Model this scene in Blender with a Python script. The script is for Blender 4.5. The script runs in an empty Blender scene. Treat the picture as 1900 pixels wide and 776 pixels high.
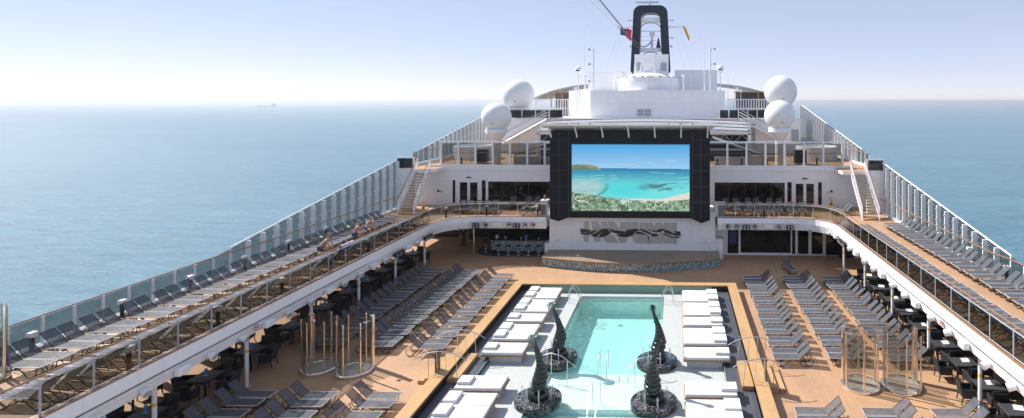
import bpy, bmesh, math, random
import numpy as np
from mathutils import Vector, Matrix
random.seed(7)
S = bpy.context.scene
COL = S.collection
PI = math.pi
R = math.radians
EXPO = 0.97

# ------------------------------------------------------------------ materials
MATS = {}
class NT:
    def __init__(s, name):
        s.m = bpy.data.materials.new(name); s.m.use_nodes = True
        s.t = s.m.node_tree; s.n = s.t.nodes; s.l = s.t.links
        s.n.clear(); s.out = s.n.new('ShaderNodeOutputMaterial')
    def node(s, kind, **kw):
        n = s.n.new('ShaderNode' + kind)
        for k, v in kw.items():
            if hasattr(n, k): setattr(n, k, v)
            else: n.inputs[k].default_value = v
        return n
    def link(s, a, b): s.l.new(a, b)
def c4(c): return (c[0], c[1], c[2], 1.0)
def pbsdf(t, color, rough, metal=0.0, spec=0.5, alpha=1.0):
    b = t.node('BsdfPrincipled')
    b.inputs['Base Color'].default_value = c4(color)
    b.inputs['Roughness'].default_value = rough
    b.inputs['Metallic'].default_value = metal
    b.inputs['Specular IOR Level'].default_value = spec
    b.inputs['Alpha'].default_value = alpha
    return b
def ramp(t, fac, stops):
    r = t.node('ValToRGB'); e = r.color_ramp.elements
    e[0].position = stops[0][0]; e[0].color = c4(stops[0][1])
    e[1].position = stops[-1][0]; e[1].color = c4(stops[-1][1])
    for p, c in stops[1:-1]:
        x = e.new(p); x.color = c4(c)
    t.link(fac, r.inputs[0]); return r
def simple(name, color, rough=0.5, metal=0.0, spec=0.5, var=0.08, scale=3.0, bump=0.0, bscale=40.0, alpha=1.0, grime=None):
    t = NT(name); b = pbsdf(t, color, rough, metal, spec, alpha)
    geo = t.node('NewGeometry')
    nz = t.node('TexNoise', Scale=scale, Detail=5.0, Roughness=0.6)
    t.link(geo.outputs['Position'], nz.inputs['Vector'])
    lo = [max(0, c*(1-var)) for c in color]; hi = [min(1, c*(1+var)) for c in color]
    st = [(0.3, lo), (0.7, hi)]
    if grime: st = [(0.22, grime), (0.36, lo), (0.7, hi)]
    r = ramp(t, nz.outputs[0], st)
    t.link(r.outputs[0], b.inputs['Base Color'])
    if bump > 0:
        n2 = t.node('TexNoise', Scale=bscale, Detail=4.0)
        t.link(geo.outputs['Position'], n2.inputs['Vector'])
        bp = t.node('Bump', Strength=bump, Distance=0.02)
        t.link(n2.outputs[0], bp.inputs['Height']); t.link(bp.outputs[0], b.inputs['Normal'])
    t.link(b.outputs[0], t.out.inputs[0]); MATS[name] = t.m; return t.m
def planks(name, c1, c2, gap, width=0.11, length=2.2, along='Y', rough=0.55, mortar=0.008):
    t = NT(name); b = pbsdf(t, c1, rough, 0, 0.35)
    geo = t.node('NewGeometry'); sx = t.node('SeparateXYZ'); cb = t.node('CombineXYZ')
    t.link(geo.outputs['Position'], sx.inputs[0])
    a, c = (('Y', 'X') if along == 'Y' else ('X', 'Y'))
    t.link(sx.outputs[a], cb.inputs['X']); t.link(sx.outputs[c], cb.inputs['Y'])
    br = t.node('TexBrick'); br.inputs['Scale'].default_value = 1
    br.inputs['Brick Width'].default_value = length; br.inputs['Row Height'].default_value = width
    br.inputs['Mortar Size'].default_value = mortar; br.inputs['Mortar Smooth'].default_value = 0.3
    br.inputs['Color1'].default_value = c4(c1); br.inputs['Color2'].default_value = c4(c2)
    br.inputs['Mortar'].default_value = c4(gap)
    t.link(cb.outputs[0], br.inputs['Vector'])
    nz = t.node('TexNoise', Scale=0.6, Detail=6.0, Roughness=0.65)
    t.link(geo.outputs['Position'], nz.inputs['Vector'])
    r = ramp(t, nz.outputs[0], [(0.25, (0.74, 0.75, 0.77)), (0.42, (0.95, 0.95, 0.95)), (0.7, (1.10, 1.08, 1.05))])
    mx = t.node('MixRGB', blend_type='MULTIPLY'); mx.inputs[0].default_value = 1
    t.link(br.outputs[0], mx.inputs[1]); t.link(r.outputs[0], mx.inputs[2])
    t.link(mx.outputs[0], b.inputs['Base Color'])
    n3 = t.node('TexNoise', Scale=1.3, Detail=4.0); t.link(geo.outputs['Position'], n3.inputs['Vector'])
    rr = t.node('MapRange'); rr.inputs['To Min'].default_value = rough-0.12; rr.inputs['To Max'].default_value = rough+0.15
    t.link(n3.outputs[0], rr.inputs[0]); t.link(rr.outputs[0], b.inputs['Roughness'])
    t.link(b.outputs[0], t.out.inputs[0]); MATS[name] = t.m; return t.m
def glass(name, tint, refl=0.5, rough=0.02, base=0.0, basecol=(0.02, 0.03, 0.03)):
    t = NT(name)
    tr = t.node('BsdfTransparent'); tr.inputs[0].default_value = c4(tint)
    gl = t.node('BsdfGlossy'); gl.inputs['Roughness'].default_value = rough
    fr = t.node('Fresnel'); fr.inputs[0].default_value = 1.5
    gm = t.node('NewGeometry'); inv = t.node('Math', operation='MULTIPLY_ADD'); inv.inputs[1].default_value = -refl; inv.inputs[2].default_value = refl
    t.link(gm.outputs['Backfacing'], inv.inputs[0])
    mm = t.node('Math', operation='MULTIPLY'); mm.use_clamp = True
    t.link(inv.outputs[0], mm.inputs[1]); t.link(fr.outputs[0], mm.inputs[0])
    m = t.node('MixShader'); t.link(mm.outputs[0], m.inputs[0]); t.link(gl.outputs[0], m.inputs[2])
    if base > 0:
        d = t.node('BsdfDiffuse'); d.inputs[0].default_value = c4(basecol)
        m2 = t.node('MixShader'); m2.inputs[0].default_value = base
        t.link(tr.outputs[0], m2.inputs[1]); t.link(d.outputs[0], m2.inputs[2]); t.link(m2.outputs[0], m.inputs[1])
    else: t.link(tr.outputs[0], m.inputs[1])
    t.link(m.outputs[0], t.out.inputs[0]); MATS[name] = t.m; return t.m
def cells(name, stops, scale, rough=0.25, mode='vor'):
    t = NT(name); b = pbsdf(t, (0.5, 0.5, 0.5), rough)
    geo = t.node('NewGeometry')
    v = t.node('TexVoronoi', Scale=scale); t.link(geo.outputs['Position'], v.inputs['Vector'])
    s = t.node('SeparateColor'); t.link(v.outputs['Color'], s.inputs[0])
    r = ramp(t, s.outputs[0], stops); r.color_ramp.interpolation = 'CONSTANT' if mode == 'vor' else 'LINEAR'
    t.link(r.outputs[0], b.inputs['Base Color'])
    t.link(b.outputs[0], t.out.inputs[0]); MATS[name] = t.m; return t.m

def painted_steel(name, color, rough):
    t = NT(name); b = pbsdf(t, color, rough)
    geo = t.node('NewGeometry'); sx = t.node('SeparateXYZ'); cb = t.node('CombineXYZ'); ad = t.node('Math', operation='ADD')
    t.link(geo.outputs['Position'], sx.inputs[0]); t.link(sx.outputs['X'], ad.inputs[0]); t.link(sx.outputs['Y'], ad.inputs[1])
    t.link(ad.outputs[0], cb.inputs['X']); t.link(sx.outputs['Z'], cb.inputs['Y'])
    br = t.node('TexBrick'); br.inputs['Scale'].default_value = 1; br.inputs['Brick Width'].default_value = 2.6; br.inputs['Row Height'].default_value = 1.3
    br.inputs['Mortar Size'].default_value = .012; br.inputs['Mortar Smooth'].default_value = .5
    br.inputs['Color1'].default_value = c4(color); br.inputs['Color2'].default_value = c4([c*.975 for c in color]); br.inputs['Mortar'].default_value = c4([c*.74 for c in color])
    t.link(cb.outputs[0], br.inputs['Vector'])
    mp = t.node('Mapping'); mp.inputs['Scale'].default_value = (3.0, 3.0, .35); t.link(geo.outputs['Position'], mp.inputs[0])
    nz = t.node('TexNoise', Scale=1.6, Detail=7.0, Roughness=0.7); t.link(mp.outputs[0], nz.inputs['Vector'])
    r = ramp(t, nz.outputs[0], [(0.28, (0.80, 0.79, 0.76)), (0.40, (0.98, 0.98, 0.98)), (0.7, (1.02, 1.02, 1.02))])
    mx = t.node('MixRGB', blend_type='MULTIPLY'); mx.inputs[0].default_value = 1
    t.link(br.outputs[0], mx.inputs[1]); t.link(r.outputs[0], mx.inputs[2]); t.link(mx.outputs[0], b.inputs['Base Color'])
    t.link(b.outputs[0], t.out.inputs[0]); MATS[name] = t.m
M = MATS
painted_steel('white_paint', (0.86, 0.86, 0.88), 0.38)
simple('white_metal', (0.80, 0.80, 0.82), 0.35, var=0.03)
simple('fence_white', (0.82, 0.83, 0.85), 0.4, var=0.03)
simple('warm_white', (0.80, 0.78, 0.74), 0.45, var=0.03)
simple('grey_steel', (0.36, 0.39, 0.43), 0.45, var=0.1)
simple('dark_metal', (0.03, 0.03, 0.035), 0.4, var=0.2)
simple('bronze_tube', (0.045, 0.035, 0.03), 0.35, 0.4, var=0.2)
simple('silver_tube', (0.60, 0.60, 0.61), 0.35, 0.35, var=0.05)
simple('chrome', (0.88, 0.80, 0.72), 0.12, 1.0, var=0.03)
simple('steel_tube', (0.62, 0.62, 0.62), 0.3, 1.0, var=0.03)
simple('sling', (0.092, 0.100, 0.120), 0.68, 0, 0.22, var=0.10, scale=1.5, alpha=0.84)
simple('wicker', (0.020, 0.022, 0.028), 0.5, 0, 0.5, var=0.3, scale=30, bump=0.5, bscale=120)
simple('table_top', (0.055, 0.058, 0.066), 0.35, var=0.15)
simple('mattress', (0.64, 0.64, 0.65), 0.8, 0, 0.2, var=0.03, scale=2, bump=0.15, bscale=9)
simple('black_panel', (0.008, 0.009, 0.013), 0.5, 0, 0.25, var=0.2)
simple('black_seam', (0.03, 0.034, 0.045), 0.4, var=0.1)
simple('navy_mast', (0.012, 0.018, 0.035), 0.35, var=0.2)
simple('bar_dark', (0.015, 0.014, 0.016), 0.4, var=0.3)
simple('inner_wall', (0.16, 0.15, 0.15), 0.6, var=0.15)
simple('soffit', (0.66, 0.66, 0.67), 0.7, var=0.08)
simple('varnished_rail', (0.31, 0.17, 0.09), 0.3, var=0.15, scale=5)
simple('bed_wood', (0.36, 0.20, 0.10), 0.45, var=0.2, scale=8)
simple('yellow_plastic', (0.75, 0.48, 0.03), 0.4, var=0.08)
simple('red_paint', (0.55, 0.05, 0.06), 0.5, var=0.05)
simple('flag_red', (0.6, 0.03, 0.05), 0.7, var=0.1)
simple('flag_yellow', (0.8, 0.5, 0.02), 0.7, var=0.1)
simple('flag_navy', (0.03, 0.05, 0.14), 0.7, var=0.1)
simple('blue_card', (0.04, 0.23, 0.62), 0.4, var=0.05)
simple('white_card', (0.75, 0.77, 0.82), 0.4, var=0.05)
simple('skin', (0.50, 0.29, 0.20), 0.6, var=0.06)
simple('hair', (0.03, 0.02, 0.015), 0.6, var=0.2)
simple('shirt_white', (0.75, 0.75, 0.76), 0.8, var=0.05)
simple('shirt_black', (0.015, 0.015, 0.02), 0.8, var=0.1)
simple('shirt_tan', (0.42, 0.30, 0.24), 0.8, var=0.1)
simple('trunks_blue', (0.05, 0.07, 0.18), 0.8, var=0.1)
simple('towel', (0.55, 0.5, 0.6), 0.9, var=0.5, scale=14)
simple('letter_metal', (0.46, 0.44, 0.43), 0.42, 0.15, var=0.06)
simple('wave_black', (0.012, 0.012, 0.014), 0.3, var=0.1)
simple('sculpture', (0.012, 0.016, 0.016), 0.22, 0, 0.7, var=0.4, scale=6)
simple('patina_leaf', (0.10, 0.17, 0.14), 0.5, var=0.35, scale=14)
simple('hull_paint', (0.75, 0.76, 0.78), 0.4, var=0.04)
simple('freighter_paint', (0.02, 0.025, 0.04), 0.6, var=0.15)
simple('radome_shell', (0.80, 0.80, 0.80), 0.42, var=0.02, scale=0.8)
simple('lattice', (0.30, 0.31, 0.30), 0.5, var=0.1)
simple('lattice_panel', (0.24, 0.26, 0.25), 0.5, var=0.3, scale=2)
simple('bottle_amber', (0.25, 0.10, 0.02), 0.1, var=0.5, scale=9)
simple('bottle_clear', (0.45, 0.5, 0.52), 0.1, var=0.4, scale=9)
simple('stair_tread', (0.34, 0.22, 0.14), 0.6, var=0.2)
simple('stair_nosing', (0.55, 0.42, 0.28), 0.6, var=0.08)
simple('foam', (0.85, 0.88, 0.9), 0.4, var=0.05)
planks('deck_planks', (0.485, 0.296, 0.176), (0.45, 0.272, 0.16), (0.31, 0.18, 0.105), 0.13, 2.4, 'Y')
planks('upper_planks', (0.50, 0.315, 0.195), (0.46, 0.285, 0.175), (0.25, 0.15, 0.09), 0.10, 2.0, 'Y')
planks('bench_planks', (0.55, 0.345, 0.170), (0.50, 0.305, 0.145), (0.30, 0.17, 0.08), 0.09, 1.8, 'Y', 0.45)
planks('bench_cross', (0.55, 0.345, 0.170), (0.50, 0.305, 0.145), (0.30, 0.17, 0.08), 0.09, 1.8, 'X', 0.45)
planks('stage_planks', (0.33, 0.255, 0.195), (0.29, 0.225, 0.17), (0.16, 0.11, 0.08), 0.10, 2.0, 'Y', 0.5)
planks('grid_floor', (0.50, 0.45, 0.38), (0.46, 0.40, 0.33), (0.14, 0.11, 0.09), 0.09, 3.0, 'X', 0.5, 0.012)
planks('slate', (0.085, 0.092, 0.115), (0.070, 0.077, 0.100), (0.035, 0.038, 0.05), 0.16, 0.6, 'Y', 0.5, 0.006)
cells('mosaic', [(0, (0.05, 0.09, 0.11)), (0.25, (0.14, 0.25, 0.29)), (0.5, (0.28, 0.44, 0.48)), (0.7, (0.07, 0.08, 0.09)), (0.8, (0.60, 0.66, 0.64)), (1, (0.3, 0.26, 0.18))], 26)
cells('terrazzo', [(0, (0.34, 0.36, 0.37)), (0.12, (0.46, 0.48, 0.48)), (0.5, (0.52, 0.54, 0.54)), (0.88, (0.42, 0.45, 0.45)), (1, (0.34, 0.34, 0.34))], 42, 0.5)
cells('pool_tile', [(0, (0.66, 0.74, 0.71)), (0.5, (0.75, 0.82, 0.79)), (1, (0.64, 0.72, 0.70))], 20, 0.3)
glass('rail_glass', (0.63, 0.64, 0.63), 0.8)
glass('fence_glass', (0.60, 0.615, 0.605), 0.55, base=0.10, basecol=(0.135, 0.145, 0.145))
glass('window_glass', (0.25, 0.26, 0.28), 1.2, base=0.35, basecol=(0.006, 0.007, 0.009))
glass('clear_glass', (0.84, 0.84, 0.82), 1.0, base=0.05, basecol=(0.28,0.26,0.24))
glass('green_glass', (0.45, 0.62, 0.52), 0.7, base=0.75, basecol=(0.26, 0.40, 0.33))
glass('spray', (0.93, 0.95, 0.96), 0.8, 0.2, base=0.30, basecol=(0.85, 0.9, 0.92))

def marble():
    t = NT('black_marble'); b = pbsdf(t, (0.02, 0.02, 0.022), 0.12)
    geo = t.node('NewGeometry')
    nz = t.node('TexNoise', Scale=3.2, Detail=8.0, Roughness=0.72, Distortion=1.6)
    t.link(geo.outputs['Position'], nz.inputs['Vector'])
    r = ramp(t, nz.outputs[0], [(0.44, (0.014, 0.014, 0.016)), (0.53, (0.03, 0.03, 0.035)), (0.555, (0.30, 0.30, 0.32)), (0.58, (0.025, 0.025, 0.03)), (0.9, (0.02, 0.02, 0.02))])
    t.link(r.outputs[0], b.inputs['Base Color'])
    n2 = t.node('TexNoise', Scale=14.0, Detail=3.0); t.link(geo.outputs['Position'], n2.inputs['Vector'])
    bp = t.node('Bump', Strength=0.2, Distance=0.02); t.link(n2.outputs[0], bp.inputs['Height']); t.link(bp.outputs[0], b.inputs['Normal'])
    t.link(b.outputs[0], t.out.inputs[0]); MATS['black_marble'] = t.m
marble()
def pool_water():
    t = NT('pool_water')
    geo = t.node('NewGeometry')
    n1 = t.node('TexNoise', Scale=5.0, Detail=4.0, Roughness=0.6, Distortion=0.8)
    t.link(geo.outputs['Position'], n1.inputs['Vector'])
    bp = t.node('Bump', Strength=0.35, Distance=0.03); t.link(n1.outputs[0], bp.inputs['Height'])
    tr = t.node('BsdfTransparent')
    gl = t.node('BsdfGlossy'); gl.inputs['Roughness'].default_value = 0.06
    fr = t.node('Fresnel'); fr.inputs[0].default_value = 1.33
    t.link(bp.outputs[0], gl.inputs['Normal']); t.link(bp.outputs[0], fr.inputs['Normal'])
    df = t.node('BsdfDiffuse'); df.inputs[0].default_value = (0.42, 0.74, 0.68, 1)
    vr = t.node('TexVoronoi', Scale=4.5); vr.feature = 'SMOOTH_F1'
    nd = t.node('TexNoise', Scale=1.5, Detail=2.0)
    t.link(geo.outputs['Position'], nd.inputs['Vector'])
    mv = t.node('VectorMath', operation='ADD'); t.link(geo.outputs['Position'], mv.inputs[0]); t.link(nd.outputs['Color'], mv.inputs[1])
    t.link(mv.outputs[0], vr.inputs['Vector'])
    r = ramp(t, vr.outputs['Distance'], [(0.15, (0.08, 0.08, 0.08)), (0.55, (0.12, 0.12, 0.12)), (0.85, (0.27, 0.27, 0.27))])  # cell pattern painted into the diffuse film stands in for caustic ripple light
    m0 = t.node('MixShader'); t.link(r.outputs[0], m0.inputs[0]); t.link(tr.outputs[0], m0.inputs[1]); t.link(df.outputs[0], m0.inputs[2])
    m = t.node('MixShader'); gm = t.node('NewGeometry'); inv = t.node('Math', operation='SUBTRACT'); inv.inputs[0].default_value = 1.0; t.link(gm.outputs['Backfacing'], inv.inputs[1]); f6 = t.node('Math', operation='MULTIPLY'); f6.inputs[1].default_value = .6; t.link(fr.outputs[0], f6.inputs[0]); fm = t.node('Math', operation='MULTIPLY'); t.link(inv.outputs[0], fm.inputs[0]); t.link(f6.outputs[0], fm.inputs[1])
    t.link(fm.outputs[0], m.inputs[0]); t.link(m0.outputs[0], m.inputs[1]); t.link(gl.outputs[0], m.inputs[2])
    t.link(m.outputs[0], t.out.inputs[0])
    va = t.node('VolumeAbsorption'); va.inputs[0].default_value = (0.14, 0.78, 0.75, 1); va.inputs[1].default_value = 0.23
    t.link(va.outputs[0], t.out.inputs['Volume']); MATS['pool_water'] = t.m
pool_water()
def sea_mat():
    t = NT('sea_water'); b = pbsdf(t, (0.055, 0.17, 0.225), 0.24)
    b.inputs['IOR'].default_value = 1.33; b.inputs['Specular IOR Level'].default_value = .15
    geo = t.node('NewGeometry')
    mp = t.node('Mapping'); mp.inputs['Scale'].default_value = (0.35, 1.0, 1.0); mp.inputs['Rotation'].default_value = (0, 0, 0.35)
    t.link(geo.outputs['Position'], mp.inputs[0])
    n1 = t.node('TexNoise', Scale=0.12, Detail=9.0, Roughness=0.62, Distortion=0.4); t.link(mp.outputs[0], n1.inputs['Vector'])
    n2 = t.node('TexNoise', Scale=1.1, Detail=4.0, Roughness=0.6); t.link(mp.outputs[0], n2.inputs['Vector'])
    ad = t.node('Math', operation='MULTIPLY_ADD'); ad.inputs[1].default_value = 0.35
    t.link(n2.outputs[0], ad.inputs[0]); t.link(n1.outputs[0], ad.inputs[2])
    bp = t.node('Bump', Strength=1.0, Distance=1.9); t.link(ad.outputs[0], bp.inputs['Height']); t.link(bp.outputs[0], b.inputs['Normal'])
    n3 = t.node('TexNoise', Scale=0.012, Detail=7.0, Roughness=0.65, Distortion=0.8); t.link(mp.outputs[0], n3.inputs['Vector'])
    r = ramp(t, n3.outputs[0], [(0.3, (0.068, 0.165, 0.235)), (0.7, (0.092, 0.21, 0.28))])
    n4 = t.node('TexNoise', Scale=0.22, Detail=8.0, Roughness=0.7, Distortion=0.6); t.link(mp.outputs[0], n4.inputs['Vector'])
    r4 = ramp(t, n4.outputs[0], [(0.32, (0.82, 0.84, 0.85)), (0.5, (1.0, 1.0, 1.0)), (0.68, (1.18, 1.16, 1.14))])
    mx = t.node('MixRGB', blend_type='MULTIPLY'); mx.inputs[0].default_value = 1
    t.link(r.outputs[0], mx.inputs[1]); t.link(r4.outputs[0], mx.inputs[2])
    n5 = t.node('TexNoise', Scale=0.9, Detail=3.0, Roughness=0.5); t.link(mp.outputs[0], n5.inputs['Vector'])
    r5 = ramp(t, n5.outputs[0], [(0.755, (0, 0, 0)), (0.80, (1, 1, 1))])
    m5 = t.node('MixRGB'); m5.inputs[2].default_value = (.7, .75, .78, 1); t.link(r5.outputs[0], m5.inputs[0]); t.link(mx.outputs[0], m5.inputs[1])
    t.link(m5.outputs[0], b.inputs['Base Color'])
    t.link(b.outputs[0], t.out.inputs[0]); MATS['sea_water'] = t.m
sea_mat()
def screen_mat():
    t = NT('screen_picture'); a = t.node('Attribute'); a.attribute_name = 'pic'
    e = t.node('Emission'); e.inputs['Strength'].default_value = 1.0/(2**EXPO)
    t.link(a.outputs['Color'], e.inputs[0]); t.link(e.outputs[0], t.out.inputs[0]); MATS['screen_picture'] = t.m
screen_mat()

# ------------------------------------------------------------------ mesh builder
class MB:
    def __init__(s): s.v = []; s.f = []
    def add(s, vs, fs):
        o = len(s.v); s.v += [tuple(p) for p in vs]; s.f += [tuple(i+o for i in f) for f in fs]; return s
    def box(s, x0, x1, y0, y1, z0, z1):
        if x0 > x1: x0, x1 = x1, x0
        if y0 > y1: y0, y1 = y1, y0
        if z0 > z1: z0, z1 = z1, z0
        return s.add([(x0,y0,z0),(x1,y0,z0),(x1,y1,z0),(x0,y1,z0),(x0,y0,z1),(x1,y0,z1),(x1,y1,z1),(x0,y1,z1)],
              [(0,3,2,1),(4,5,6,7),(0,1,5,4),(1,2,6,5),(2,3,7,6),(3,0,4,7)])
    def rbox(s, x0, x1, y0, y1, z0, z1, r=0.03, n=3):   # box with rounded vertical edges and a softened top
        pts = []
        for cx, cy, a0 in ((x1-r,y1-r,0),(x0+r,y1-r,90),(x0+r,y0+r,180),(x1-r,y0+r,270)):
            for k in range(n+1):
                a = R(a0+90*k/n); pts.append((cx, cy, math.cos(a), math.sin(a)))
        rings = []
        for (ins, z) in ((r*0.3, z0), (0, z0+r*0.3), (0, z1-r*0.7), (r*0.25, z1-r*0.25), (r*0.8, z1)):
            rings.append([(cx+(r-ins)*c, cy+(r-ins)*d, z) for cx, cy, c, d in pts])
        m = len(pts); vs = [p for rg in rings for p in rg]; fs = []
        for i in range(len(rings)-1):
            for j in range(m):
                fs.append((i*m+j, i*m+(j+1)%m, (i+1)*m+(j+1)%m, (i+1)*m+j))
        fs.append(tuple(range(m-1, -1, -1))); fs.append(tuple((len(rings)-1)*m+j for j in range(m)))
        return s.add(vs, fs)
    def prism(s, poly, z0, z1):
        a = sum(poly[i][0]*poly[(i+1)%len(poly)][1]-poly[(i+1)%len(poly)][0]*poly[i][1] for i in range(len(poly)))
        if a < 0: poly = poly[::-1]
        n = len(poly); vs = [(x,y,z0) for x,y in poly]+[(x,y,z1) for x,y in poly]
        fs = [tuple(range(n-1,-1,-1)), tuple(range(n, 2*n))]+[(i,(i+1)%n,(i+1)%n+n,i+n) for i in range(n)]
        return s.add(vs, fs)
    def prism_xz(s, poly, y0, y1):
        a = sum(poly[i][0]*poly[(i+1)%len(poly)][1]-poly[(i+1)%len(poly)][0]*poly[i][1] for i in range(len(poly)))
        if a < 0: poly = poly[::-1]
        if y0 > y1: y0, y1 = y1, y0
        n = len(poly); vs = [(x,y0,z) for x,z in poly]+[(x,y1,z) for x,z in poly]
        fs = [tuple(range(n)), tuple(range(2*n-1, n-1, -1))]+[((i+1)%n,i,i+n,(i+1)%n+n) for i in range(n)]
        return s.add(vs, fs)
    def prism_yz(s, poly, x0, x1):
        a = sum(poly[i][0]*poly[(i+1)%len(poly)][1]-poly[(i+1)%len(poly)][0]*poly[i][1] for i in range(len(poly)))
        if a < 0: poly = poly[::-1]
        if x0 > x1: x0, x1 = x1, x0
        n = len(poly); vs = [(x0,y,z) for y,z in poly]+[(x1,y,z) for y,z in poly]
        fs = [tuple(range(n-1,-1,-1)), tuple(range(n, 2*n))]+[(i,(i+1)%n,(i+1)%n+n,i+n) for i in range(n)]
        return s.add(vs, fs)
    def tube(s, pts, r, seg=8, closed=False, cap=True, flat=None):
        P = [Vector(p) for p in pts]; n = len(P); rr = r if isinstance(r, (list, tuple)) else [r]*n
        rings = []; prev = None
        for i in range(n):
            if closed: d = (P[(i+1)%n]-P[i-1])
            elif i == 0: d = P[1]-P[0]
            elif i == n-1: d = P[-1]-P[-2]
            else: d = (P[i+1]-P[i]).normalized()+(P[i]-P[i-1]).normalized()
            if d.length < 1e-9: d = Vector((0,0,1))
            d.normalize()
            if prev is None:
                up = Vector((0,0,1)) if abs(d.z) < 0.9 else Vector((0,1,0))
                a = d.cross(up).normalized()
            else:
                a = prev - d*prev.dot(d)
                a = a.normalized() if a.length > 1e-6 else d.orthogonal().normalized()
            prev = a; b = d.cross(a)
            f = flat or 1.0
            rings.append([P[i]+a*(math.cos(2*PI*k/seg)*rr[i])+b*(math.sin(2*PI*k/seg)*rr[i]*f) for k in range(seg)])
        vs = [p for g in rings for p in g]; fs = []
        for i in range(n if closed else n-1):
            j = (i+1) % n
            for k in range(seg):
                fs.append((i*seg+k, i*seg+(k+1)%seg, j*seg+(k+1)%seg, j*seg+k))
        if cap and not closed:
            fs.append(tuple(range(seg-1,-1,-1))); fs.append(tuple((n-1)*seg+k for k in range(seg)))
        return s.add(vs, fs)
    def cyl(s, x, y, z0, z1, r, seg=16, r2=None):
        return s.tube([(x,y,z0),(x,y,z1)], [r, r if r2 is None else r2], seg)
    def lathe(s, x, y, prof, seg=24):
        n = len(prof); vs = []; fs = []
        for r, z in prof:
            for k in range(seg): vs.append((x+max(r,1e-4)*math.cos(2*PI*k/seg), y+max(r,1e-4)*math.sin(2*PI*k/seg), z))
        for i in range(n-1):
            for k in range(seg): fs.append((i*seg+k, i*seg+(k+1)%seg, (i+1)*seg+(k+1)%seg, (i+1)*seg+k))
        fs.append(tuple(range(seg-1,-1,-1))); fs.append(tuple((n-1)*seg+k for k in range(seg)))
        return s.add(vs, fs)
    def sweep(s, path, prof):      # prof: closed (offset to the left of travel, z)
        n = len(path); m = len(prof); vs = []
        for i in range(n):
            p = Vector(path[i])
            d1 = (Vector(path[i])-Vector(path[i-1])).normalized() if i > 0 else None
            d2 = (Vector(path[i+1])-Vector(path[i])).normalized() if i < n-1 else None
            d = ((d1 or d2)+(d2 or d1)).normalized(); nn = Vector((-d.y, d.x))
            k = 1.0/max(0.5, nn.dot(Vector((-(d1 or d2).y, (d1 or d2).x))))
            for o, z in prof: vs.append((p.x+nn.x*o*k, p.y+nn.y*o*k, z))
        fs = []
        for i in range(n-1):
            for j in range(m): fs.append((i*m+j, (i+1)*m+j, (i+1)*m+(j+1)%m, i*m+(j+1)%m))
        fs.append(tuple(range(m))); fs.append(tuple((n-1)*m+j for j in range(m-1,-1,-1)))
        return s.add(vs, fs)
    def sphere(s, c, r, seg=16, rings=8, sz=1.0):
        prof = [(r*math.sin(PI*i/rings), c[2]-r*sz*math.cos(PI*i/rings)) for i in range(rings+1)]
        return s.lathe(c[0], c[1], prof, seg)
    def shift(s, d): s.v = [(a+d[0], b+d[1], c+d[2]) for a,b,c in s.v]; return s
    def xform(s, mtx): s.v = [tuple(mtx @ Vector(p)) for p in s.v]; return s

ROOTLOC = {}
def mesh_of(name, mb, mat, smooth=False):
    me = bpy.data.meshes.new(name); me.from_pydata(mb.v, [], mb.f); me.validate()
    bm = bmesh.new(); bm.from_mesh(me); bmesh.ops.recalc_face_normals(bm, faces=bm.faces); bm.to_mesh(me); bm.free()
    if smooth:
        me.polygons.foreach_set('use_smooth', [True]*len(me.polygons))
        try: me.set_sharp_from_angle(angle=R(38))
        except Exception: pass
    me.materials.append(M[mat] if isinstance(mat, str) else mat); me.update(); return me
def thing(name, label, cat, loc=(0,0,0), rotz=0.0, group=None):
    o = bpy.data.objects.new(name, None); COL.objects.link(o); o.empty_display_size = 0.2
    o.location = loc; o.rotation_euler = (0, 0, rotz); o['label'] = label; o['category'] = cat
    if group: o['group'] = group
    ROOTLOC[o.name] = Vector(loc); return o
def part(name, mb, mat, parent, smooth=False, world=True, label=None, stuff=False):
    if world:
        root = parent
        while root.parent: root = root.parent
        L = ROOTLOC[root.name]
        if L.length > 0: mb.shift(tuple(-L))
    o = bpy.data.objects.new(name, mesh_of(name, mb, mat, smooth)); COL.objects.link(o); o.parent = parent
    if label: o['label'] = label
    if stuff: o['kind'] = 'stuff'
    return o
def single(name, mb, mat, label, cat, group=None, smooth=False):
    xs = [p[0] for p in mb.v]; ys = [p[1] for p in mb.v]; zs = [p[2] for p in mb.v]
    L = ((min(xs)+max(xs))/2, (min(ys)+max(ys))/2, min(zs)); mb.shift((-L[0],-L[1],-L[2]))
    o = bpy.data.objects.new(name, mesh_of(name, mb, mat, smooth)); COL.objects.link(o); o.location = L
    o['label'] = label; o['category'] = cat
    if group: o['group'] = group
    ROOTLOC[o.name] = Vector(L); return o
def struct(name, mb, mat, smooth=False, kind='structure'):
    o = bpy.data.objects.new(name, mesh_of(name, mb, mat, smooth)); COL.objects.link(o); o['kind'] = kind
    o['label'] = STRUCT_LABELS.get(name, name.replace('_', ' ')); ROOTLOC[o.name] = Vector((0,0,0)); return o
STRUCT_LABELS = {}
KIDS = {}
def snapshot(root):
    KIDS[root.name] = [(c, [g for g in bpy.data.objects if g.parent == c]) for c in bpy.data.objects if c.parent == root]
def dup(root, loc, rotz=0.0, label=None, group=None):
    if root.name not in KIDS: snapshot(root)
    r = root.copy(); COL.objects.link(r); r.location = loc; r.rotation_euler = (0, 0, rotz)
    if label: r['label'] = label
    if group: r['group'] = group
    for ch, gs in KIDS[root.name]:
        c = ch.copy(); COL.objects.link(c); c.parent = r
        for g in gs:
            d = g.copy(); COL.objects.link(d); d.parent = c
    return r
class Maker:           # first use moves the prototype itself, later uses copy it
    def __init__(s, root): s.root = root; s.used = False; snapshot(root)
    def __call__(s, loc, rotz, label, group):
        if not s.used:
            s.used = True; o = s.root; o.location = loc; o.rotation_euler = (0,0,rotz); o['label'] = label
            if group: o['group'] = group
            return o
        return dup(s.root, loc, rotz, label, group)
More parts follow.
